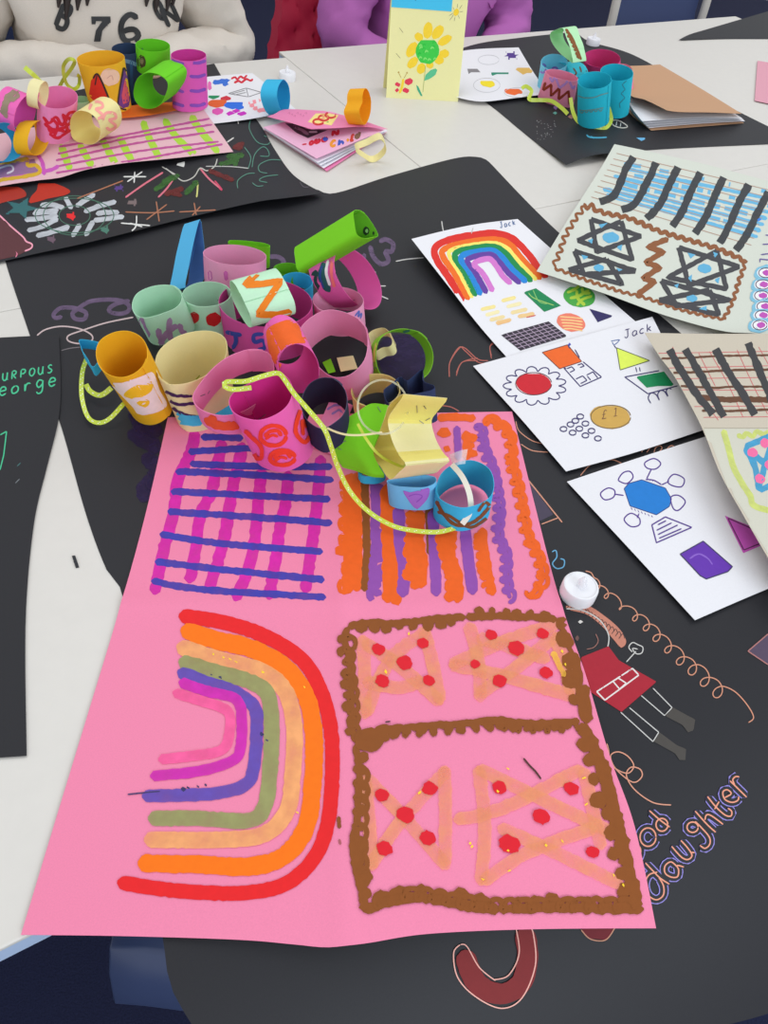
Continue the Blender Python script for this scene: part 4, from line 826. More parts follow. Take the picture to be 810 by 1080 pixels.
R5('sky blue scrap of ring under the lime folded loop', (345, 852), .62, (2, 30), 8, .004, CYAN, a=14, b=6)
def o_z(mb):
    hp = paint(164, 110, 206); mb.fill(c5((448, 918), (470, 922), (500, 916), (532, 908), (528, 940), (505, 968), (490, 976), (470, 955)), hp, True); mb.stroke(c5((465, 935), (490, 928), (510, 935), (490, 955)), 1.2, paint(140, 84, 190))
R5('sky blue paper cup with a purple heart', ((396, 885), (440, 872), (500, 868), (548, 872), (552, 890), (520, 905), (465, 905), (420, 900)), .68, (2, 30), 24, .004, LBLUE, ops=o_z)
def o_aa(mb):
    bb2 = paint(120, 78, 44)
    mb.stroke(c5((556, 950), (575, 985), (605, 1020), (640, 1030), (690, 1010), (735, 960)), 3.6, bb2, .2); mb.stroke(c5((560, 985), (600, 1000), (660, 1035), (700, 1020), (738, 990)), 3.2, bb2, .2); mb.stroke(c5((735, 975), (715, 955), (690, 985)), 3, bb2, .2)
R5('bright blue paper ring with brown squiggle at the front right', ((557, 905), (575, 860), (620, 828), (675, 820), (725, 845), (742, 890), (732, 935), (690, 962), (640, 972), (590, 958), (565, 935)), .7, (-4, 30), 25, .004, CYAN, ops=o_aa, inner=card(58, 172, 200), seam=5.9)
# lime folded loop and crumpled yellow loop
lm = sheet_mb([(*q, z) for q, z in zip(c5((200, 722), (250, 690), (300, 660), (345, 634), (400, 640)), (.05, .062, .07, .075, .078))], [(*q, z) for q, z in zip(c5((400, 640), (390, 690), (362, 750), (352, 800), (387, 865)), (.078, .07, .058, .05, .036))],
              [(*q, z) for q, z in zip(c5((252, 832), (300, 845), (345, 862), (387, 865)), (.026, .03, .034, .036))], [(*q, z) for q, z in zip(c5((200, 722), (206, 758), (226, 795), (252, 832)), (.05, .046, .036, .026))], LIME, 20, .005, wob=.006)
o = tag(lm.build('folded_paper_loop'), 'lime green paper loop folded flat with pointed corners', 'paper ring', GRP)
for q in (c5((232, 770), (262, 755)), c5((236, 778), (248, 784)), c5((365, 645), (375, 662))): staple(lm, o, *q)
def o_y(mb):
    mb.stroke(c5((458, 834), (520, 828), (598, 822)), .8, ink(214, 206, 140))
R5('pale yellow paper loop crumpled and pinched at the top', ((344, 790), (366, 738), (388, 680), (402, 640), (440, 606), (446, 612), (412, 660), (398, 690), (410, 750), (436, 805), (457, 833), (432, 858), (405, 880), (372, 836)), .34, (150, -4), 46, .026, PYEL, name='crumpled_paper_loop', ops=o_y, taper=.9, seam=.2, inner=card(232, 222, 130),
   staples=st5(((425, 640), (450, 632)), ((492, 640), (494, 662)), ((515, 640), (522, 650)), ((500, 690), (514, 700)), ((520, 690), (535, 680))))
def scrap(q, z, mt, label, name='paper_scrap', ops=None, n=8):
    a, b, c, d = [(*p, z) for p in q]
    mb = sheet_mb([a, b], [b, c], [d, c], [a, d], mt, n)
    if ops: ops(mb)
    return tag(mb.build(name), label, 'scrap')
def o_s(mb):
    for pts in (((200, 655), (225, 640), (255, 640)), ((215, 670), (240, 655), (250, 670))): mb.stroke(c5(*pts), 2.4, paint(150, 120, 190), .3)
scrap(c5((215, 610), (285, 640), (215, 800), (145, 770)), .005, PK, 'pink scrap with purple marks inside the navy ring', ops=o_s)
scrap(c4((470, 705), (535, 665), (560, 700), (490, 722)), .030, CYAN, 'turquoise scrap inside the pink ring with scalloped orange line')
scrap(c5((232, 485), (285, 478), (300, 520), (245, 530)), .012, CREAM, 'cream scrap inside the widest light pink ring')
scrap(c5((185, 500), (212, 488), (228, 530), (205, 536)), .012, LIME, 'lime green scrap inside the widest light pink ring')
# sticky tape
TAPE = mat((240, 240, 240), .15, 'clear', .3)
tp = sheet_mb([(*q, z) for q, z in zip(c5((598, 800), (630, 788), (658, 782)), (.05, .056, .054))], [(*q, z) for q, z in zip(c5((658, 782), (650, 830)), (.054, .05))], [(*q, z) for q, z in zip(c5((610, 840), (632, 832), (650, 830)), (.048, .053, .05))], [(*q, z) for q, z in zip(c5((598, 800), (610, 840)), (.05, .048))], TAPE, 10, .0002, wob=.004)
tag(tp.build('sticky_tape'), 'crumpled clear sticky tape above the bright blue ring', 'tape')
# ribbons
GRB, WRB = mat((198, 216, 70), .35, 'satin'), mat((238, 234, 220), .35, 'satin')
def dots(mb, P):
    for i in range(1, len(P)-1, 1):
        p = P[i]; q = (p-CAM); px = 405+FPX*q.dot(RT)/q.dot(_f); py = 540+FPX*q.dot(DN)/q.dot(_f)
        mb.dot(px+(.9 if i % 2 else -.9), py+(.6 if i % 2 else -.6), .75, .6, ink(246, 246, 236), lift=i % 3)
rp = [(x, y, z) for (x, y), z in zip(c4((600, 612), (540, 618), (508, 608), (515, 592), (580, 590), (640, 572), (690, 562)), (.116, .116, .118, .12, .124, .127, .129))]
rp += [(x, y, z) for (x, y), z in zip(c5((62, 556), (92, 600), (140, 655), (190, 715), (212, 770), (236, 842), (275, 920), (335, 985), (410, 1030), (480, 1047), (560, 1052), (620, 1038)), (.129, .126, .118, .104, .086, .06, .034, .02, .013, .010, .009, .009))]
ribbon('gift_ribbon', rp, .005, GRB, 'long green dotted ribbon looping from the hot pink cup across the painting', 'ribbon', ops=dots)
ribbon('gift_ribbon', [(x, y, z) for (x, y), z in zip(c5((640, 1026), (666, 985), (664, 930), (640, 872), (606, 832)), (.022, .034, .044, .05, .05))], .006, WRB, 'white ribbon end curling out of the bright blue ring', 'ribbon')
ribbon('gift_ribbon', [(x, y, z) for (x, y), z in zip(c4((36, 515), (22, 560), (20, 640), (40, 710), (75, 732), (115, 718), (165, 665)), (.03, .026, .018, .01, .008, .012, .02))], .005, GRB, 'green dotted ribbon hanging behind the yellow cup, outer strand', 'ribbon', ops=dots)
ribbon('gift_ribbon', [(x, y, z) for (x, y), z in zip(c4((34, 600), (50, 625), (85, 638), (122, 612)), (.02, .014, .014, .02))], .006, GRB, 'short green ribbon strand behind the yellow cup, inner curve', 'ribbon', ops=dots)
cx5 = [(382+82*math.cos(t), 645+88*math.sin(t)) for t in [2*math.pi*i/20+.6 for i in range(20)]]
ribbon('clear_ribbon', [(x, y, .10+.008*math.sin(i*.7)) for i, (x, y) in enumerate(c5(*cx5))], .0022, mat((226, 224, 190), .3, 'clear', .4), 'thin clear ribbon coiled in a circle over the lime loop', 'ribbon')
ribbon('gift_ribbon', [(x, y, z) for (x, y), z in zip(c5((300, 700), (335, 760), (375, 805), (440, 838), (456, 834)), (.085, .075, .06, .046, .044))], .003, GRB, 'thin green ribbon end inside the crumpled yellow loop', 'ribbon')
ribbon('gift_ribbon', [(x, y, z) for (x, y), z in zip(c5((120, 640), (180, 700), (240, 730), (300, 737), (380, 728)), (.088, .085, .084, .084, .086))], .0022, mat((226, 214, 160), .3, 'satin'), 'thin gold strand crossing the navy ring and lime loop', 'ribbon')

# ------------------------------------------------------------------ tealights
TLW, TLF = mat((236, 236, 240), .4, 'plastic'), mat((246, 246, 250), .12, 'clear', .55)
def tealight(px, py, z, label):
    c = U(px, py, z); t = root('tealight', c, label, 'tealight', 'white battery tealights'); t.location = c
    mb = MB(); mb.lathe([(0, 0), (.0185, 0), (.0188, .001), (.0186, .014), (.0178, .0158), (.0165, .0162), (.0155, .0152), (.006, .0146), (0, .0146)], c, TLW); mb.build('cup', t)
    mb = MB(); mb.lathe([(.0042, .0146), (.0052, .018), (.0048, .022), (.0030, .026), (.0012, .0295), (0, .0305)], c, TLF, 16); mb.build('flame_bulb', t)
tealight(608.5, 627, .0012, 'white battery tealight in front, beside the red coat drawing')
tealight(303, 84, .0, 'white battery tealight on the bare table behind the blue ring')
tealight(625, 47, .002, 'white battery tealight far back behind the turquoise cups')

# ------------------------------------------------------------------ back left: painted pink paper, cups, white sheet
LP = sugar(226, 182, 190)
ca0 = crop(0, 40, 5.786); c1 = crop(0, 0, 2.893)
s6 = sheet_mb([(-90, 158, .010), (0, 141, .010), (70, 128, .012), (140, 118, .012), (211, 110, .014)], [(211, 110, .014), (228, 134, .014), (246, 160, .013)],
              [(-90, 213, .012), (0, 196, .012), (40, 190, .012), (64, 187, .015), (90, 179, .019), (130, 172, .020), (180, 167, .017), (246, 160, .013)], [(-90, 158, .010), (-90, 213, .012)], LP, 36)
lg = paint(172, 214, 66)
for pts in ([(185, 440), (200, 480), (215, 520)], [(240, 440), (262, 475), (282, 510)], [(310, 420), (330, 460), (356, 505)], [(362, 415), (385, 460), (405, 498)], [(435, 368), (455, 420), (490, 490)], [(500, 362), (540, 420), (605, 482)], [(582, 352), (620, 410), (668, 466)]): s6.stroke(c1(*pts), 7.4, lg, .15)
pm = paint(190, 84, 150)
for i, (a, b, c) in enumerate((((180, 448), (340, 420), (640, 362)), ((176, 470), (400, 420), (648, 380)), ((170, 490), (400, 440), (655, 402)), ((165, 510), (420, 462), (668, 432)), ((170, 528), (440, 484), (680, 440)))): s6.stroke(c1(a, b, c), 2.3, pm, .25)
for pts in ([(-30, 540), (60, 530), (150, 520), (180, 505)], [(115, 470), (130, 500), (135, 535)]): s6.stroke(c1(*pts), 4, paint(204, 90, 186), .2)
s6.fill(c1((-20, 505), (70, 490), (105, 485), (120, 525), (-20, 545)), paint(150, 110, 150), False); s6.stroke(c1((-20, 500), (60, 490), (82, 485), (85, 505), (110, 505), (115, 530), (0, 550), (-30, 555)), 4, paint(214, 172, 50), .25); s6.stroke(c1((-20, 520), (30, 505), (40, 520), (20, 530)), 2, ink(220, 210, 220))
tag(s6.build('pale_pink_painting'), 'pale pink folded paper with lime stripes and thin magenta lines at the back left', 'painting')
s7 = sheet_mb([(208, 82, .003), (240, 79, .004), (266, 77, .008)], [(266, 77, .008), (290, 96, .008), (313, 116, .006)], [(200, 133, .01), (260, 126, .009), (313, 116, .006)], [(208, 82, .009), (200, 133, .01)], WH, 18)
cF = crop(140, 60, 4.263)
s7.stroke(cF((360, 118), (400, 110), (430, 112), (405, 128)), 5, paint(50, 110, 210), .3); s7.stroke(cF((345, 110), (345, 150)), 4, paint(230, 110, 180), .3)
for pts in ([(442, 100), (460, 92), (470, 102), (485, 88), (500, 95), (515, 82)], [(455, 118), (475, 108), (490, 115), (510, 100), (530, 108), (540, 98)]): s7.stroke(cF(*pts), 2.2, paint(214, 40, 60), .25)
for x, y, rx, ry, cc in ((365, 178, 6, 3, (24, 140, 90)), (418, 188, 6, 3, (206, 40, 60)), (382, 208, 10, 5, (228, 96, 40)), (455, 215, 10, 4.4, (40, 110, 220)), (382, 245, 6, 3.8, (226, 90, 180)), (440, 255, 5, 2.4, (204, 40, 190)), (465, 243, 5, 2.4, (204, 40, 190)), (490, 255, 5, 2.4, (204, 40, 190)), (480, 228, 5, 2.4, (40, 110, 220))): s7.dot(*cF((x, y))[0], rx, ry, paint(*cc), -.1, .1)
for pts in ([(430, 165), (510, 140), (520, 180), (430, 165)], [(510, 140), (580, 160), (520, 180)], [(440, 168), (505, 150)], [(455, 172), (510, 160)]): s7.stroke(cF(*pts), .7, ink(120, 120, 124), smooth=False)
for a, b in (((520, 210), (575, 195)), ((525, 222), (580, 210)), ((560, 245), (600, 235)), ((540, 235), (575, 228)), ((650, 225), (700, 222)), ((660, 240), (690, 236))): s7.stroke(cF(a, b), 4.4, paint(248, 150, 160), .2)
tag(s7.build('white_drawing_sheet'), 'white sheet with coloured fruit blobs behind the striped magenta cup', 'drawing', 'white sheets of paper with drawings')
o7 = sheet_mb([(118, 114, .018), (150, 110, .019), (190, 107, .018)], [(190, 107, .018), (206, 112, .018)], [(122, 125, .018), (160, 122, .0195), (206, 114, .018)], [(118, 114, .018), (122, 125, .018)], sugar(238, 116, 40), 10)
tag(o7.build('orange_paper_strip'), 'orange strip of paper lying under the green cups at the back left', 'paper strip')
GL = 'rolled paper rings on the table at the back left'
def RA(label, rim, k, d, hpx, zs, mt, cc=ca0, **kw):
    rim = cc(rim)[0] if 'a' in kw else cc(*rim)
    return ring(label, rim, k, d, hpx, zs, mt, group=GL, **kw)
def o1(mb):
    gg_ = paint(150, 136, 112, a=.9); mb.stroke(ca0((20, 470), (30, 420), (55, 360), (110, 320), (150, 335)), 7, gg_, .3); mb.stroke(ca0((55, 350), (75, 380), (120, 345)), 5, gg_, .3); mb.stroke(ca0((10, 420), (30, 460), (45, 490)), 5, gg_, .3)
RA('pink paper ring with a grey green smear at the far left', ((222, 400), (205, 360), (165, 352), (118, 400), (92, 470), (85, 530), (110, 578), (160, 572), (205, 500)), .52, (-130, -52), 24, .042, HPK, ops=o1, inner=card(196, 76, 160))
RA('yellow paper ring on its side beside the turquoise ring at the far left', (236, 610), .56, (-66, 0), 15, .014, YEL, a=18.5, b=11, rot=103)
def o3(mb):
    rs = paint(214, 34, 60)
    for pts in ([(262, 480), (300, 520), (340, 480), (380, 530), (420, 460), (462, 450)], [(270, 520), (330, 560), (400, 540), (430, 500), (380, 470)], [(300, 580), (350, 610), (400, 580), (430, 560)], [(280, 500), (310, 570), (360, 560), (410, 570), (380, 460)], [(310, 490), (350, 530), (330, 600)]): mb.stroke(ca0(*pts), 3.2, rs, .3)
RA('pink paper cup with red scribbles at the back left', (352, 362), .42, (-2, 40), 37, .016, card(250, 156, 208), a=21, b=12, ops=o3, inner=card(250, 150, 204))
def o4(mb):
    pc_ = paint(244, 160, 150)
    for sx, sy in ((545, 410), (625, 475)): mb.stroke(ca0((sx, sy+30), (sx+20, sy-15), (sx+70, sy-15), (sx+80, sy+15), (sx+40, sy+25), (sx+80, sy+60), (sx+50, sy+85), (sx+20, sy+70)), 3, pc_, .2)
RA('cream paper ring with peach loops lying on its side at the back left', ((428, 520), (450, 465), (490, 445), (545, 458), (590, 500), (612, 560), (600, 620), (560, 648), (490, 640), (440, 605)), .62, (80, -52), 27, .016, card(246, 236, 172), ops=o4, inner=card(240, 226, 146))
RA('small cream paper ring balanced on the pink scribbled cup', (263, 352), .42, (-75, -22), 12, .075, card(248, 240, 186), a=14.8, b=5.4, rot=100)
RA('turquoise paper ring on its side at the left edge', ((8, 520), (60, 525), (120, 570), (148, 630), (130, 700), (80, 745), (10, 752), (-70, 730), (-100, 640), (-60, 550)), .6, (-75, 16), 14, .014, card(40, 160, 204))
def o7_(mb):
    mb.dot(*c1((336, 235))[0], 9.8, 9.6, paint(244, 204, 176)); mb.stroke(c1((325, 240), (340, 230), (345, 245)), 1, ink(220, 170, 150))
    mb.fill(c1((278, 245), (296, 225), (332, 300), (318, 318), (284, 305), (272, 290)), paint(214, 50, 34)); mb.stroke(c1((284, 240), (300, 228), (334, 305)), 2, ink(56, 30, 30)); mb.stroke(c1((296, 228), (290, 260)), 1.5, ink(70, 30, 30))
    mb.fill(c1((378, 205), (392, 250), (405, 300), (400, 325), (375, 330), (360, 318), (362, 280)), paint(120, 66, 140)); mb.fill(c1((380, 240), (392, 285), (392, 310), (375, 318), (370, 290)), paint(226, 90, 110)); mb.stroke(c1((376, 205), (362, 290), (362, 325), (390, 334), (408, 318), (395, 250), (378, 205)), 1.6, ink(50, 30, 40))
RA('yellow paper cup with red flame shapes at the back left', (307, 178), .38, (34, 162), 52, .022, card(246, 196, 50), cc=c1, a=25, b=8.4, rot=-3, ops=o7_, taper=.9)
def o8(mb): mb.stroke(c1((350, 180), (395, 188), (420, 200)), 4, paint(110, 140, 176), .2); mb.stroke(c1((400, 185), (402, 260), (410, 310)), 3, paint(56, 90, 140), .2)
RA('navy paper cup behind the yellow and green cups', (388, 148), .36, (6, 160), 52, .006, card(54, 70, 106), cc=c1, a=16, b=6, ops=o8)
RA('lime green paper ring on its side below the other green one', ((408, 280), (420, 240), (452, 222), (490, 232), (512, 256), (500, 300), (478, 326), (440, 330), (415, 310)), .7, (45, -30), 24, .028, card(110, 204, 40), cc=c1, ops=lambda mb: mb.stroke(c1((490, 232), (515, 250), (500, 300)), 3, paint(60, 160, 150), .3))
def o10(mb):
    mb.dot(*c1((432, 188))[0], 4.4, 7, ink(70, 60, 40)); mb.dot(*c1((433, 186))[0], 2, 3.6, ink(130, 120, 90))
RA('lime green paper ring standing on top of the other green one', (466, 138), .38, (2, 60), 25, .062, card(110, 204, 40), cc=c1, a=18, b=6.8, rot=3, ops=o10)
def o11(mb):
    pv_ = paint(140, 80, 186)
    for y in (190, 232, 276, 320): mb.stroke(c1((578, y), (605, y+2), (628, y-6)), 3.4, pv_, .15)
    for y in (190, 236, 275, 318): mb.stroke(c1((522, y-6), (545, y), (562, y+6)), 3.2, pv_, .2)
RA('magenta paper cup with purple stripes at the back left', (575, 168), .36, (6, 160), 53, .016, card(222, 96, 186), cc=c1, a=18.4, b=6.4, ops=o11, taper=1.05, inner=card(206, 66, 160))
RA('sage green paper ring behind the cream ring with peach loops', (495, 375), .4, (0, 40), 12, .02, card(166, 204, 160), cc=ca0, a=9, b=3.6)
ribbon('gift_ribbon', [(x, y, z) for (x, y), z in zip(ca0((150, 178), (180, 205), (215, 235), (250, 275)), (.12, .118, .11, .1))], .008, GRB, 'short green ribbon end above the small cream ring', 'ribbon')
ribbon('gift_ribbon', [(x, y, z) for (x, y), z in zip(ca0((350, 320), (390, 250), (440, 180), (455, 140), (420, 130), (388, 170), (390, 230), (410, 285), (450, 312), (480, 290), (485, 240), (470, 225)), (.05, .08, .11, .13, .13, .11, .09, .07, .06, .06, .08, .09))], .006, GRB, 'curling green and white ribbon beside the yellow flame cup', 'ribbon')

# ------------------------------------------------------------------ middle back: rings, booklet, card
cK = crop(270, 80, 5.4)
GM = 'loose paper rings around the booklet'
ring('turquoise paper ring standing on its side behind the booklet', cK((120, 120), (128, 60), (158, 22), (185, 60), (194, 120), (188, 180), (170, 222), (140, 190)), .4, (-100, -2), 17, .006, CYAN, group=GM, inner=card(34, 150, 196))
bk = root('booklet', U(345, 150, 0), 'pink handmade booklet with folded white pages and a lifted cover', 'booklet')
def page(name, L, F, R, B, mt, ops=None, n=12, wob=0):
    mb = sheet_mb([(*cK(L[:2])[0], L[2]), (*cK(B[:2])[0], B[2])], [(*cK(B[:2])[0], B[2]), (*cK(R[:2])[0], R[2])], [(*cK(F[:2])[0], F[2]), (*cK(R[:2])[0], R[2])], [(*cK(L[:2])[0], L[2]), (*cK(F[:2])[0], F[2])], mt, n, wob=wob)
    if ops: ops(mb)
    return mb.build(name, bk)
PG = mat((236, 234, 242), .7, 'paper')
page('back_cover', (42, 305, .003), (404, 542, .003), (745, 318, .003), (420, 215, .003), card(240, 140, 190))
for i, (fx, fy) in enumerate(((385, 526), (368, 510), (352, 495))): page('page', (40, 302-i*3, .006+.003*i), (fx, fy, .006+.004*i), (747, 315-i*3, .006+.004*i), (420, 212-i*3, .006+.004*i), PG)
def o_pg(mb):
    mb.fill(cK((160, 265), (225, 262), (330, 300), (430, 300), (295, 355), (230, 325)), ink(58, 46, 56)); mb.stroke(cK((210, 285), (260, 310), (300, 335)), 3, ink(150, 120, 140), .3); mb.stroke(cK((300, 320), (350, 320)), 2, ink(210, 190, 200))
    reds, blu, org = paint(206, 40, 60), paint(60, 90, 190), paint(236, 150, 50)
    mb.text('oo', cK((330, 385))[0], (9, -2), (1, -6), 3, reds, .1); mb.text('a', cK((300, 395))[0], (8, -2), (1, -6), 2.4, reds); mb.text('N', cK((430, 345))[0], (10, -2), (1, -6), 3, reds); mb.dot(*cK((395, 360))[0], 3, 2.6, blu)
    mb.text('C', cK((420, 405))[0], (9, -2), (1, -6), 3, org); mb.text('h', cK((465, 398))[0], (9, -2), (1, -6), 2.6, blu); mb.text('i', cK((505, 380))[0], (8, -2), (1, -6), 2.8, org); mb.text('L', cK((530, 372))[0], (8, -2), (1, -6), 2.8, paint(206, 70, 60)); mb.text('d', cK((560, 358))[0], (8, -2), (1, -6), 2.8, paint(130, 100, 80))
    mb.stroke(cK((262, 392), (290, 388)), 1.6, reds)
page('printed_page', (40, 292, .013), (345, 470, .02), (735, 306, .022), (420, 200, .02), card(232, 184, 210), o_pg, 16, .004)
def o_cv(mb):
    mb.fill(cK((350, 205), (472, 222), (430, 282), (290, 268)), paint(246, 226, 140))
    for x, y in ((355, 262), (385, 240), (425, 224)): mb.stroke([(cK((x, y))[0][0]+5.4*math.cos(t), cK((x, y))[0][1]+2.8*math.sin(t)) for t in [.35*i for i in range(19)]], 2.2, paint(212, 50, 50), .1)
    mb.dot(*cK((385, 240))[0], 2.2, 1.2, paint(240, 160, 130)); mb.stroke(cK((400, 265), (415, 262)), 1.2, paint(90, 170, 80))
    for q in range(7): mb.stroke(cK((180+q*16, 215+(q%3)*8), (195+q*16, 208+(q%3)*8), (188+q*16, 222+(q%3)*7)), .6, ink(220, 110, 160))
cvm = sheet_mb([(*cK((64, 232))[0], .022), (*cK((110, 215))[0], .026), (*cK((175, 190))[0], .026), (*cK((390, 200))[0], .028)], [(*cK((390, 200))[0], .028), (*cK((560, 240))[0], .028), (*cK((750, 303))[0], .026)],
               [(*cK((310, 302))[0], .040), (*cK((450, 297))[0], .038), (*cK((600, 289))[0], .033), (*cK((750, 303))[0], .026)], [(*cK((64, 232))[0], .022), (*cK((180, 262))[0], .034), (*cK((310, 302))[0], .040)], card(246, 152, 196), 16)
o_cv(cvm); cvm.build('front_cover', bk)
def heart_ring():
    pts = cK((590, 140), (606, 150), (606, 120), (612, 82), (628, 72), (648, 110), (655, 170), (645, 235), (620, 276), (600, 262), (588, 215), (606, 160), (600, 190))
    return pts
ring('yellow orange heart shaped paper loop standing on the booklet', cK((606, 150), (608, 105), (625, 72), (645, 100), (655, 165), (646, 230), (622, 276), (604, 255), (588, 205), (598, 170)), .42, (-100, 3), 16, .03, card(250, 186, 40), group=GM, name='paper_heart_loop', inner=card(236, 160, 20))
ring('pale yellow paper loop lying on the table by the booklet', cK((570, 428), (640, 395), (680, 372), (712, 366), (738, 400), (736, 440), (700, 478), (660, 492), (620, 470)), .55, (-6, -26), 7, .001, card(248, 238, 176), group=GM)
cc_ = crop(400, 0, 8.1)
# sunflower card: a folded card standing like a tent
A_, B_ = U(407.2, 103, 0), U(483, 107.3, 0)
base = (B_-A_); wd = base.length; bx = base.normalized(); back = Vector((-bx.y, bx.x, 0))
cd_ = root('greeting_card', (A_+B_)/2, 'pale yellow standing card with a green centred sunflower and butterfly', 'card')
CRD = card(244, 240, 180)
def panel(sgn, off):
    rows = []
    for i in range(13):
        t = i/12; rows.append([A_+bx*wd*(1.0*j/10)+Vector((0, 0, .21*t))+back*(off*(1-t)+.055*t)+bx*0 for j in range(11)])
    return rows
mb = MB(); rw = panel(1, 0.0); mb.grid(rw, CRD); mb.grid([[p+back*.0007 for p in r][::-1] for r in rw], CRD); mb.bvh()
yl, gln = paint(244, 208, 50), ink(190, 160, 60)
for x, y, rx, ry, a in ((415, 260, 5, 9, .15), (500, 275, 5, 8.5, .6), (560, 345, 4.4, 8.6, 1.0), (555, 458, 4.6, 5.4, 1.4), (510, 510, 5, 5.5, -.8), (432, 555, 4, 4, 0), (358, 585, 4.6, 6, .3), (285, 535, 4.4, 7.5, .7), (278, 425, 5, 9, .5), (338, 315, 4.4, 5, -.7)):
    mb.dot(*cc_((x, y))[0], rx, ry, yl, a, .03); 
mb.dot(*cc_((412, 437))[0], 12.4, 14, paint(60, 200, 70), .3, .04)
for q in range(14): x, y = 412+random.uniform(-70, 70), 437+random.uniform(-85, 80); mb.stroke(cc_((x-15, y+12), (x, y-8), (x+14, y+8)), 1.6, paint(*random.choice([(24, 180, 56), (130, 224, 110), (40, 190, 60)])), .3)
mb.stroke(cc_((395, 560), (385, 660), (372, 790)), .6, ink(170, 180, 90)); mb.fill(cc_((384, 690), (395, 640), (440, 598), (480, 585), (496, 595), (480, 640), (430, 675)), paint(90, 190, 140)); mb.fill(cc_((316, 725), (335, 740), (370, 820), (355, 820), (325, 770)), paint(60, 170, 130))
for x, y, rx, ry, a in ((158, 722, 3, 2.4, .6), (152, 770, 2.6, 2.2, -.4), (250, 697, 4.6, 3.6, -.6), (228, 772, 3.8, 2.8, .3)): mb.dot(*cc_((x, y))[0], rx, ry, paint(222, 56, 84), a, .1)
mb.stroke(cc_((205, 672), (195, 740), (172, 798)), 2.4, yl, .1); mb.stroke(cc_((188, 668), (165, 620)), .6, gln); mb.stroke(cc_((210, 670), (235, 625)), .6, gln); mb.dot(*cc_((165, 618))[0], 1.1, 1.1, gln); mb.dot(*cc_((237, 622))[0], 1.1, 1.1, gln)
mb.dot(*cc_((657, 105))[0], 2.8, 4.2, yl, .3, .03)
for a, b in (((665, 70), (670, 30)), ((682, 80), (708, 40)), ((685, 102), (718, 98)), ((675, 130), (685, 160)), ((648, 142), (640, 182)), ((635, 125), (600, 175)), ((632, 112), (595, 135)), ((640, 85), (630, 60)), ((170, 235), (205, 282)), ((140, 452), (182, 500)), ((118, 680), (124, 686))): mb.stroke(cc_(a, b), .5, ink(150, 140, 100))
mb.build('front_panel', cd_)
mb = MB(); rw = panel(1, 0.06); mb.grid([[p+back*.0004 for p in r] for r in rw], CRD); mb.grid([[p+back*.0011 for p in r][::-1] for r in rw], CRD); mb.build('back_panel', cd_)
lb = MB(); q = [V(*p, (A_+back*.05).dot(TY_)) for p in ((0, 0),)]
t0, t1 = .172, .205
lb.grid([[A_+bx*wd*(.005+.79*j/4)+Vector((0, 0, .21*t_))+back*(.055*t_-.0006) for j in range(5)] for t_ in (.775, .87, .96)], paper(70, 190, 230)); lb.bvh()
lb.stroke(cc_((300, -6), (310, 4), (320, -4)), .6, ink(30, 60, 90))
lb.build('blue_label', cd_); bpy.data.objects['blue_label']['label'] = 'blue paper label along the top of the card'

# ------------------------------------------------------------------ back right: stickers sheet, cups, folder
s8 = sheet_mb([(462, 58, .009), (500, 52, .009), (547, 50, .009)], [(547, 50, .009), (560, 72, .009), (578, 99, .009)], [(480, 102, .009), (507, 107, .009), (545, 103, .009), (578, 99, .009)], [(462, 58, .009), (480, 102, .009)], WH, 16)
star(s8, *c3((103, 153))[0], 9.5, paint(84, 56, 140), .5, 6)
s8.fill(c3((45, 200), (92, 195), (98, 204), (50, 209)), paint(30, 140, 110)); s8.fill(c3((112, 190), (130, 182), (158, 184), (170, 196), (160, 204), (135, 206)), paint(226, 182, 90))
s8.dot(*c3((37, 230))[0], 8, 4.2, paint(246, 222, 30), .2, .03); s8.dot(*c3((108, 252))[0], 9.6, 4.2, paint(240, 106, 40), .1, .05); s8.fill(c3((-20, 185), (10, 190), (18, 200), (-15, 204)), ink(130, 128, 130))
for x, y, rx, ry in ((40, 165, 11, 5), (35, 235, 14, 7.5), (120, 255, 14, 5)): s8.stroke([(c3((x, y))[0][0]+rx*math.cos(t), c3((x, y))[0][1]+ry*math.sin(t)) for t in [.3*i for i in range(22)]], .5, ink(190, 190, 194))
tag(s8.build('white_drawing_sheet'), 'white sheet with star, oval and bar shapes beside the turquoise cups', 'drawing', 'white sheets of paper with drawings')
GR_ = 'rolled paper rings on the table at the back right'
def RB(label, rim, k, d, hpx, zs, mt, **kw):
    rim = c55(rim)[0] if 'a' in kw else c55(*rim)
    return ring(label, rim, k, d, hpx, zs, mt, group=GR_, **kw)
TEAL = card(40, 186, 206)
RB('magenta paper ring behind the two turquoise cups', (548, 240), .44, (4, 60), 22, .003, card(214, 70, 136), a=19.4, b=9.6, rot=4)
RB('pink paper ring behind the right turquoise cup', (672, 320), .44, (6, 100), 24, .003, card(250, 150, 176), a=11, b=8)
def ob1(mb):
    for x, y in ((188, 302), (262, 322)): mb.stroke([(c55((x, y))[0][0]+(3.2 if x < 200 else 4.2)*math.cos(t), c55((x, y))[0][1]+4.6*math.sin(t)) for t in [.4*i for i in range(17)]], 2, paint(150, 130, 210), .2)
RB('light blue paper ring with lilac loops at the back right', (258, 262), .46, (-10, 60), 26, .003, card(130, 208, 226), a=13.8, b=8.4, ops=ob1)
def ob2(mb):
    br_ = paint(150, 56, 36)
    mb.stroke(c55((205, 385), (190, 435), (240, 400), (238, 470), (290, 420), (285, 490), (345, 440), (350, 520), (385, 480)), 2.6, br_, .15, smooth=False); mb.stroke(c55((222, 330), (245, 385), (265, 350), (290, 420), (320, 400), (345, 372), (372, 425), (385, 405)), 2.4, paint(190, 140, 210), .15, smooth=False)
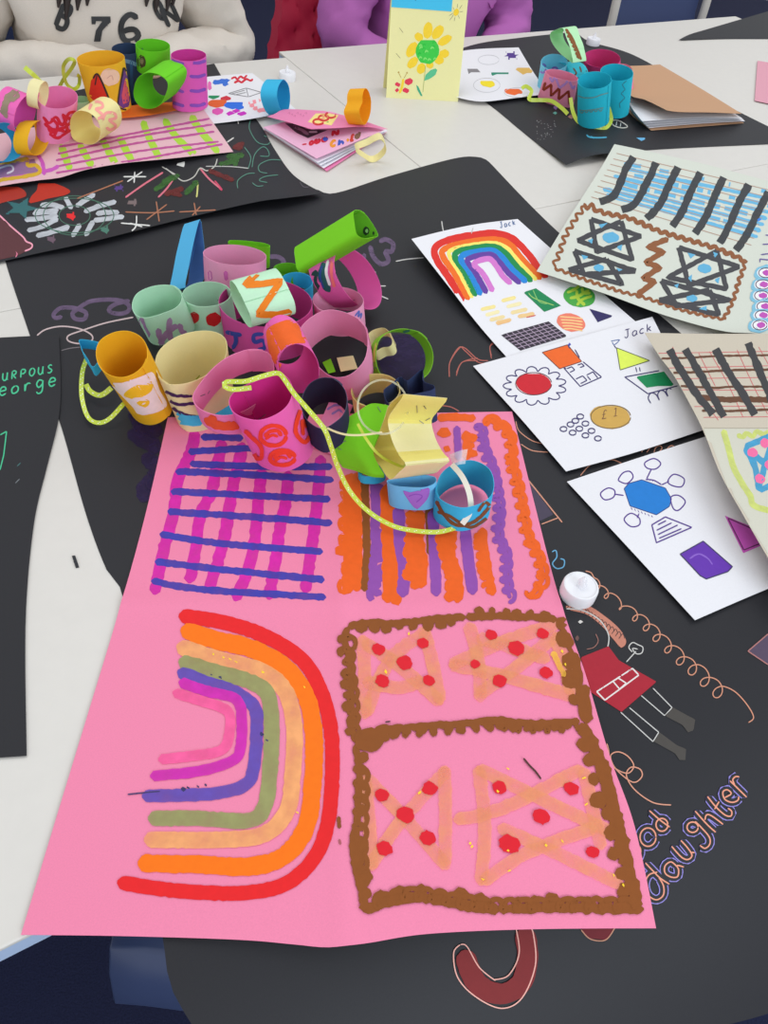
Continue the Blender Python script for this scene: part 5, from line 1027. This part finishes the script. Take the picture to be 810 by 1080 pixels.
RB('pink paper ring with red and lilac zigzags at the back right', ((205, 318), (250, 306), (320, 318), (385, 345), (402, 370), (370, 378), (300, 366), (230, 344)), .42, (-14, 60), 28, .003, card(248, 160, 190), ops=ob2, taper=1.12)
def ob3(mb):
    m_ = ink(96, 70, 40); mb.text('J', c55((375, 355))[0], (8, -1.5), (1.5, 9), 1.7, m_); mb.stroke(c55((372, 305), (390, 330), (385, 350), (372, 348)), 1.7, m_); mb.stroke(c55((410, 290), (425, 328)), 1.7, m_); mb.text('5', c55((448, 322))[0], (6, -1.5), (-1, -7), 1.7, m_)
RB('turquoise paper ring lettered in brown, lying on its side', ((262, 268), (305, 272), (340, 300), (356, 358), (330, 362), (290, 356), (262, 330), (250, 295)), .5, (110, -6), 19, .03, card(64, 196, 214), ops=lambda mb: (mb.stroke(c55((372, 300), (392, 330), (378, 348)), 1.7, ink(96, 70, 40)), mb.stroke(c55((412, 290), (424, 326)), 1.7, ink(96, 70, 40)), mb.text('5', c55((446, 322))[0], (6, -1.5), (-1, -7), 1.6, ink(96, 70, 40))))
def ob4(mb):
    mb.scallop(c55((326, 62), (360, 105), (390, 170), (412, 225), (422, 250)), 2.6, paint(132, 80, 40), 1, 4, 2)
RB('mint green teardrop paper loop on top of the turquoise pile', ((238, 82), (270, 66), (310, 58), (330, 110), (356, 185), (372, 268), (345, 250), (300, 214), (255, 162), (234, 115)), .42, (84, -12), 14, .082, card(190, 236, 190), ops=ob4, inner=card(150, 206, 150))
def ob5(mb):
    g_ = ink(96, 150, 150)
    mb.stroke(c55((398, 465), (440, 480), (500, 478), (545, 462), (590, 450)), 1.2, g_); mb.stroke(c55((410, 555), (440, 558), (500, 552), (560, 540)), 1.2, g_)
    for i in range(5): mb.stroke(c55((415+i*28, 560-i*3), (428+i*28, 575-i*3), (440+i*28, 558-i*3)), 1.1, g_)
RB('turquoise paper cup at the front left of its pair', (504, 374), .46, (-6, 160), 42, .003, TEAL, a=17.6, b=9.2, rot=-3, ops=ob5, seam=.3, taper=.97)
def ob6(mb): mb.stroke(c55((700, 375), (672, 400), (690, 430), (665, 455), (690, 480), (655, 515), (660, 545)), 1, ink(40, 140, 160), smooth=False)
RB('turquoise paper cup at the back right of its pair', (640, 325), .46, (-16, 160), 40, .003, TEAL, a=17.2, b=8.8, rot=6, ops=ob6)
ribbon('gift_ribbon', [(x, y, z) for (x, y), z in zip(c55((60, 425), (85, 410), (120, 440), (105, 490), (180, 495), (240, 500), (300, 540), (340, 580)), (.02, .024, .02, .012, .012, .014, .01, .006))], .008, GRB, 'crinkled green ribbon in front of the pink zigzag ring', 'ribbon')
ribbon('gift_ribbon', [(x, y, z) for (x, y), z in zip(c55((588, 425), (575, 500), (595, 560), (605, 620), (570, 665), (500, 660), (430, 640), (395, 615), (370, 560), (358, 480)), (.06, .04, .024, .008, .004, .004, .004, .006, .012, .03))], .008, GRB, 'green ribbon hanging down over the front turquoise cup', 'ribbon')
cL = crop(600, 0, 3.857)
fd = root('folder', U(720, 110, 0), 'brown card folder lying open over white pages at the back right', 'folder')
KB = paper(196, 154, 120)
def quad(name, pts, mt, n=14, wob=0, thick=.0006):
    t_, r_, b_, l_ = [[(*cL(p[:2])[0], p[2]) for p in e] for e in pts]
    return sheet_mb(t_, r_, b_, l_, mt, n, thick, wob=wob).build(name, fd)
quad('back_cover', ([(228, 300, .003), (370, 280, .003)], [(370, 280, .003), (712, 500, .003)], [(335, 530, .003), (712, 500, .003)], [(228, 300, .003), (225, 430, .003), (335, 530, .003)]), KB)
for i in range(4): quad('page', ([(232, 300-i*5, .006+.004*i), (370, 280-i*3, .006+.004*i)], [(370, 280-i*3, .006+.004*i), (716-i*4, 492-i*4, .006+.004*i)], [(325-i*9, 520-i*9, .006+.005*i), (520, 503-i*8, .006+.005*i), (716-i*4, 492-i*4, .006+.004*i)], [(232, 300-i*5, .006+.004*i), (240, 430-i*8, .006+.004*i), (325-i*9, 520-i*9, .006+.005*i)]), WH)
quad('front_cover', ([(245, 268, .03), (310, 266, .026), (370, 262, .024)], [(370, 262, .024), (540, 362, .024), (702, 462, .026)], [(398, 448, .046), (450, 455, .042), (580, 457, .034), (702, 462, .026)], [(245, 268, .03), (243, 330, .034), (242, 385, .036), (310, 405, .042), (398, 448, .046)]), KB)

# ------------------------------------------------------------------ people
def skin(vs, es, rs, sub=2, wr=0.0, sc=14, root_i=0):
    me = bpy.data.meshes.new('skeleton'); me.from_pydata([tuple(v) for v in vs], es, []); o = bpy.data.objects.new('skeleton', me); col.objects.link(o)
    md = o.modifiers.new('skin', 'SKIN'); md.use_smooth_shade = True
    for i, r in enumerate(rs): me.skin_vertices[0].data[i].radius = r if isinstance(r, tuple) else (r, r)
    me.skin_vertices[0].data[root_i].use_root = True
    sd = o.modifiers.new('sub', 'SUBSURF'); sd.levels = sub; sd.render_levels = sub
    dg = bpy.context.evaluated_depsgraph_get(); ev = o.evaluated_get(dg); m2 = bpy.data.meshes.new_from_object(ev)
    V_ = [v.co.copy() for v in m2.vertices]; N_ = [v.normal.copy() for v in m2.vertices]; F_ = [tuple(p.vertices) for p in m2.polygons]
    bpy.data.objects.remove(o); bpy.data.meshes.remove(m2); bpy.data.meshes.remove(me)
    if wr:
        for i, (v, n) in enumerate(zip(V_, N_)):
            a = noise.noise(Vector((v.x*sc, v.y*sc, v.z*sc*1.8))); b = noise.noise(Vector((v.x*sc*2.3+7, v.y*sc*2.3, v.z*sc*3.1)))
            V_[i] = v+n*wr*((1-abs(a)*2.4)+.5*(1-abs(b)*2.2)-.6)
    return V_, F_
def add(mb, vf, mt):
    o = len(mb.v); mb.v += vf[0]
    for f in vf[1]: mb.face([i+o for i in f], mt)
def person(cx, cy, zo, label, top_mat, skin_mat, hair_mat, arms, wrk, hair_long=True, decal=None, top_name='sweatshirt', top_label=None):
    T = lambda x, y, z: tw(cx+x, cy+y, z+zo)
    r = root('person', tw(cx, cy, FLOORZ), label, 'person')
    (sl, el, hl), (sr, er, hr) = arms
    # body: head, neck, trunk, legs, arms and hands in one mesh
    B = MB()
    add(B, skin([T(0, 0, -.15), T(0, -.01, -.02), T(0, 0, .2), T(0, -.005, .30), T(0, -.02, .38), T(0, -.04, .46), T(0, -.03, .56), T(*sl), T(*el), T(*hl), T(*sr), T(*er), T(*hr), T(-.1, -.36, -.17), T(-.1, -.38, -.62), T(.1, -.36, -.17), T(.1, -.38, -.62)],
        [(0, 1), (1, 2), (2, 3), (3, 4), (4, 5), (5, 6), (2, 7), (7, 8), (8, 9), (2, 10), (10, 11), (11, 12), (0, 13), (13, 14), (0, 15), (15, 16)],
        [(.13, .1), (.12, .09), (.13, .09), (.055, .055), (.06, .065), (.078, .095), (.06, .075), .05, .038, .024, .05, .038, .024, .065, .045, .065, .045]), skin_mat)
    eye, lip, wht = mat((40, 30, 28), .3, 'ink'), mat((186, 96, 92), .5, 'ink'), mat((236, 232, 228), .4, 'ink')
    def ball(c, rx, ry, rz, mt, seg=12):
        rows = [[c+Vector((rx*math.sin(a)*math.cos(b), ry*math.sin(a)*math.sin(b), rz*math.cos(a))) for b in [2*math.pi*k/seg for k in range(seg)]] for a in [math.pi*(i+.02)/8.04 for i in range(9)]]
        B.grid(rows, mt, True)
    for sx in (-1, 1):
        ball(T(sx*.032, -.128, .455), .013, .009, .008, wht); ball(T(sx*.032, -.135, .455), .006, .005, .006, eye); ball(T(sx*.086, -.03, .45), .012, .02, .03, skin_mat)
    ball(T(0, -.143, .425), .013, .018, .02, skin_mat); ball(T(0, -.128, .385), .026, .009, .008, lip)
    for (e_, h_) in ((el, hl), (er, hr)):      # hands: palm and five bent fingers
        d = Vector((h_[0]-e_[0], h_[1]-e_[1], (h_[2]-e_[2])*.3)).normalized(); sd = d.cross(Vector((0, 0, 1))).normalized(); h0 = Vector(h_)
        pl = h0+d*.05; add(B, skin([T(*(h0-d*.01)), T(*pl), T(*(h0+d*.085))], [(0, 1), (1, 2)], [(.022, .02), (.036, .015), (.034, .013)], 2), skin_mat)
        for k, ln in enumerate((.062, .072, .066, .05)):
            a = h0+d*.075+sd*(.027-.018*k); add(B, skin([T(*a), T(*(a+d*ln*.5+Vector((0, 0, .004)))), T(*(a+d*ln*.8-Vector((0, 0, .008)))), T(*(a+d*ln-Vector((0, 0, .02))))], [(0, 1), (1, 2), (2, 3)], [.0095, .009, .008, .007], 2), skin_mat)
        s_ = 1 if sd.dot(Vector((-h_[0], 0, 0))) < 0 else -1
        a = h0+d*.03+sd*.028*s_; add(B, skin([T(*a), T(*(a+d*.025+sd*.022*s_)), T(*(a+d*.058+sd*.026*s_))], [(0, 1), (1, 2)], [.012, .0105, .008], 2), skin_mat)
    B.build('body', r)
    # top
    S = MB()
    mid = lambda a, b, t=.5: tuple(a[i]+(b[i]-a[i])*t for i in range(3))
    add(S, skin([T(0, .02, -.22), T(0, .0, -.1), T(0, -.01, .02), T(0, .0, .18), T(0, 0, .27), T(*sl), T(*mid(sl, el)), T(*el), T(*mid(el, hl, .45)), T(*mid(el, hl, 1.3)), T(*sr), T(*mid(sr, er)), T(*er), T(*mid(er, hr, .45)), T(*mid(er, hr, 1.3))],
        [(0, 1), (1, 2), (2, 3), (3, 4), (3, 5), (5, 6), (6, 7), (7, 8), (8, 9), (3, 10), (10, 11), (11, 12), (12, 13), (13, 14)],
        [(.19, .14), (.2, .15), (.19, .145), (.17, .125), (.075, .075), (.1, .1), .088, .078, .064, .04, .1, .088, .078, .064, .04], 3, wrk, 15), top_mat)
    S.bvh(); S.e0, S.es = .002, .0001
    if decal: decal(S)
    so = S.build(top_name, r)
    if top_label: so['label'] = top_label
    P = MB()
    add(P, skin([T(0, .02, -.15), T(-.1, -.05, -.16), T(-.11, -.36, -.17), T(-.11, -.38, -.62), T(.1, -.05, -.16), T(.11, -.36, -.17), T(.11, -.38, -.62)], [(0, 1), (1, 2), (2, 3), (0, 4), (4, 5), (5, 6)], [.11, .09, .075, .06, .09, .075, .06], 2, .004), mat((38, 42, 60), .9, 'cloth'))
    P.build('trousers', r)
    H = MB()
    def cap(c, R):
        rows = []
        for i in range(9):
            a = math.pi*.62*i/8
            rows.append([c+Vector((R[0]*math.sin(a)*math.cos(b), R[1]*math.sin(a)*math.sin(b), R[2]*math.cos(a))) for b in [2*math.pi*k/24 for k in range(24)]])
        H.grid(rows[1:], hair_mat, True); H.face([len(H.v)-24*8+k for k in range(24)], hair_mat)
    cap(T(0, 0, .475), (.098, .108, .12))
    if hair_long:
        for i in range(26):
            a = math.pi*(.02+.96*i/25); x, y = .098*math.cos(a), .02+.09*math.sin(a)
            H.tube([T(x*.9, y*.8, .5), T(x*1.08, y, .4), T(x*1.2, y-.0, .3), T(x*1.25, y+.01, .2), T(x*1.15, y+.01, .1)], [.016, .02, .02, .016, .003], hair_mat, 8)
        hair_long(H, T, hair_mat)
    H.build('hair', r)
    return r
def locks(H, T, hm):       # two long locks falling forward over the chest
    for x0, px, py in ((-.075, 66, 16), (-.07, 78, 7), (-.085, 58, 4), (-.06, 88, 2), (.075, 160, 9), (.08, 172, 8), (.068, 150, 3), (.085, 178, 2)):
        tip = V(px, py, 1.955); tip2 = V(px+2, -22, 1.965)
        H.tube([T(x0, -.01, .5), T(x0*1.15, -.03, .38), (T(x0*1.15, -.03, .38)+tip2)/2+TY_*-.05, tip2-TY_*.03, tip-TY_*.028], [.014, .018, .018, .014, .002], hm, 8)
def hoodie_letters(S):
    K = ink(44, 46, 48); cH = crop(0, 0, 2.893)
    S.fill(cH((278, 46), (336, 45), (337, 66), (312, 92), (306, 126), (286, 126), (292, 92), (310, 66), (292, 66), (290, 75), (279, 75)), K)
    S.stroke(cH((420, 56), (396, 44), (374, 62), (368, 92), (380, 122), (404, 124), (421, 108), (410, 90), (388, 90), (372, 100)), 6.2, K)
    S.text('B', cH((163, 76))[0], (17, 8.5), (9, -24), 5.4, K); S.text('N', cH((510, 84))[0], (19, -10.5), (-9, -20), 4.6, K); S.text('O', cH((485, 62))[0], (10, -5), (-8, -20), 4.6, K)
person(.45, 2.06, -.02, 'person with long dark hair in a cream sweatshirt lettered 76', mat((214, 205, 194), .9, 'cloth'), mat((214, 170, 146), .6, 'paper'), mat((44, 34, 32), .5, 'satin'),
       (((-.2, .0, .2), (-.31, .0, -.03), (-.09, -.19, .02)), ((.2, .0, .2), (.335, -.01, -.03), (.08, -.19, .02))), .005, locks, hoodie_letters, 'sweatshirt', 'pale cream sweatshirt with dark varsity letters')
person(1.40, 2.16, -.05, 'person in a purple hooded top sitting behind the sunflower card', mat((182, 106, 178), .9, 'cloth'), mat((222, 180, 158), .6, 'paper'), mat((70, 48, 36), .5, 'satin'),
       (((-.2, .0, .2), (-.31, -.08, .0), (-.1, -.2, -.08)), ((.2, .0, .2), (.31, -.06, -.0), (.1, -.2, -.08))), .0055, None, None, 'hooded_top', 'purple hooded top')

# ------------------------------------------------------------------ chairs, jacket, stool
NAV, BEI = mat((52, 66, 108), .55, 'plastic'), mat((214, 208, 198), .45, 'plastic')
def chair(x, y, label, group=None):
    c = root('classroom_chair', tw(x, y, FLOORZ), label, 'chair', 'chairs on the far side of the tables')
    def slab(x0, x1, pts, th, mt, name, bulge=.02):
        mb = MB(); rows = []
        for (yy, zz) in pts:
            rows.append([tw(x+x0+(x1-x0)*j/10, y+yy+bulge*(1-(2*j/10-1)**2), FLOORZ+zz) for j in range(11)])
        mb.grid(rows, mt); o = mb.build(name, c); sd = o.modifiers.new('thick', 'SOLIDIFY'); sd.thickness = th; bv = o.modifiers.new('bevel', 'BEVEL'); bv.width = .004; bv.segments = 2
    slab(-.22, .22, [(-.42, .42), (-.40, .445), (-.2, .44), (-.03, .45), (0, .48)], .012, NAV, 'seat', 0)
    slab(-.215, .215, [(.0, .52), (.02, .6), (.03, .74), (.035, .84), (.03, .88)], .012, NAV, 'backrest')
    for sx in (-1, 1):
        mb = MB(); mb.tube([tw(x+sx*.235, y+.02, FLOORZ), tw(x+sx*.235, y+.0, FLOORZ+.44), tw(x+sx*.235, y+.0, FLOORZ+.6), tw(x+sx*.235, y+.02, FLOORZ+.9)], .016, BEI, 12); mb.build('back_post', c)
        mb = MB(); mb.tube([tw(x+sx*.21, y-.38, FLOORZ+.43), tw(x+sx*.22, y-.4, FLOORZ)], .014, BEI, 12); mb.build('leg', c)
    return c
chair(2.575, 2.32, 'navy chair with cream posts at the top right behind the tables')
chair(1.42, 2.40, 'navy chair under the person in the purple top')
chair(.43, 2.28, 'navy chair under the person in the cream sweatshirt')
RJ = mat((184, 30, 64), .45, 'cloth')
mb = MB(); rows = []
W_ = lambda px, py: V(px, py, 2.12)
for i in range(41):
    v = i/40; zt = .20-.62*v; r_ = []
    for j in range(41):
        u = j/40; hw = .055+.10*min(1, (v*1.5))+.02*v; xx = 1.205+(u-.5)*2*hw+.03*(v-.3)
        q = abs(math.sin(math.pi*(u*4+v*5)))*abs(math.sin(math.pi*(u*4-v*5+.5)))
        r_.append(tw(xx, 2.335+.10*(2*u-1)**2*.8-.03*math.sin(math.pi*u)-.02*q**.5+.012*math.sin(9*u+3*v), zt))
    rows.append(r_)
mb.grid(rows, RJ); bk_ = [[p+TY_*.16*0+TY_*.05 for p in r][::-1] for r in rows]; mb.grid(bk_, RJ)
for e1, e2 in ((rows[0], bk_[0][::-1]), (rows[-1], bk_[-1][::-1]), ([r[0] for r in rows], [r[-1] for r in bk_]), ([r[-1] for r in rows], [r[0] for r in bk_])): mb.grid([e1, e2], RJ)
tag(mb.build('quilted_jacket'), 'red quilted jacket hanging beside the person in the purple top', 'jacket')
st_ = root('plastic_stool', Vector((0, .33, FLOORZ)), 'dark blue plastic stool tucked under the table at the bottom left', 'stool')
mb = MB(); rows = []; SB = mat((58, 70, 104), .3, 'plastic')
for i in range(15):
    t = i/14; y = .62-.45*min(1, t*1.25); z = -.27-(0 if t < .74 else ((t-.74)/.26)**1.4*.07); y -= 0 if t < .8 else (t-.8)*.12
    cr_ = .03 if i in (0,) else 0; tl = max(0, (t-.55))*.02
    rows.append([Vector((-.222+tl+.44*j/12+(.012 if j == 0 else 0)*(1 if t < .2 else 0), y, z-(.012 if j in (0, 12) else 0))) for j in range(13)])
mb.grid(rows, SB); o = mb.build('seat', st_); sd = o.modifiers.new('thick', 'SOLIDIFY'); sd.thickness = .012; bv = o.modifiers.new('bevel', 'BEVEL'); bv.width = .004; bv.segments = 3
for sx in (-.17, .17):
    for sy in (.22, .56):
        mb = MB(); mb.tube([Vector((sx, sy, -.285)), Vector((sx*1.1, sy, FLOORZ))], .013, mat((40, 44, 54), .4, 'steel', 1, .6), 12); mb.build('leg', st_)
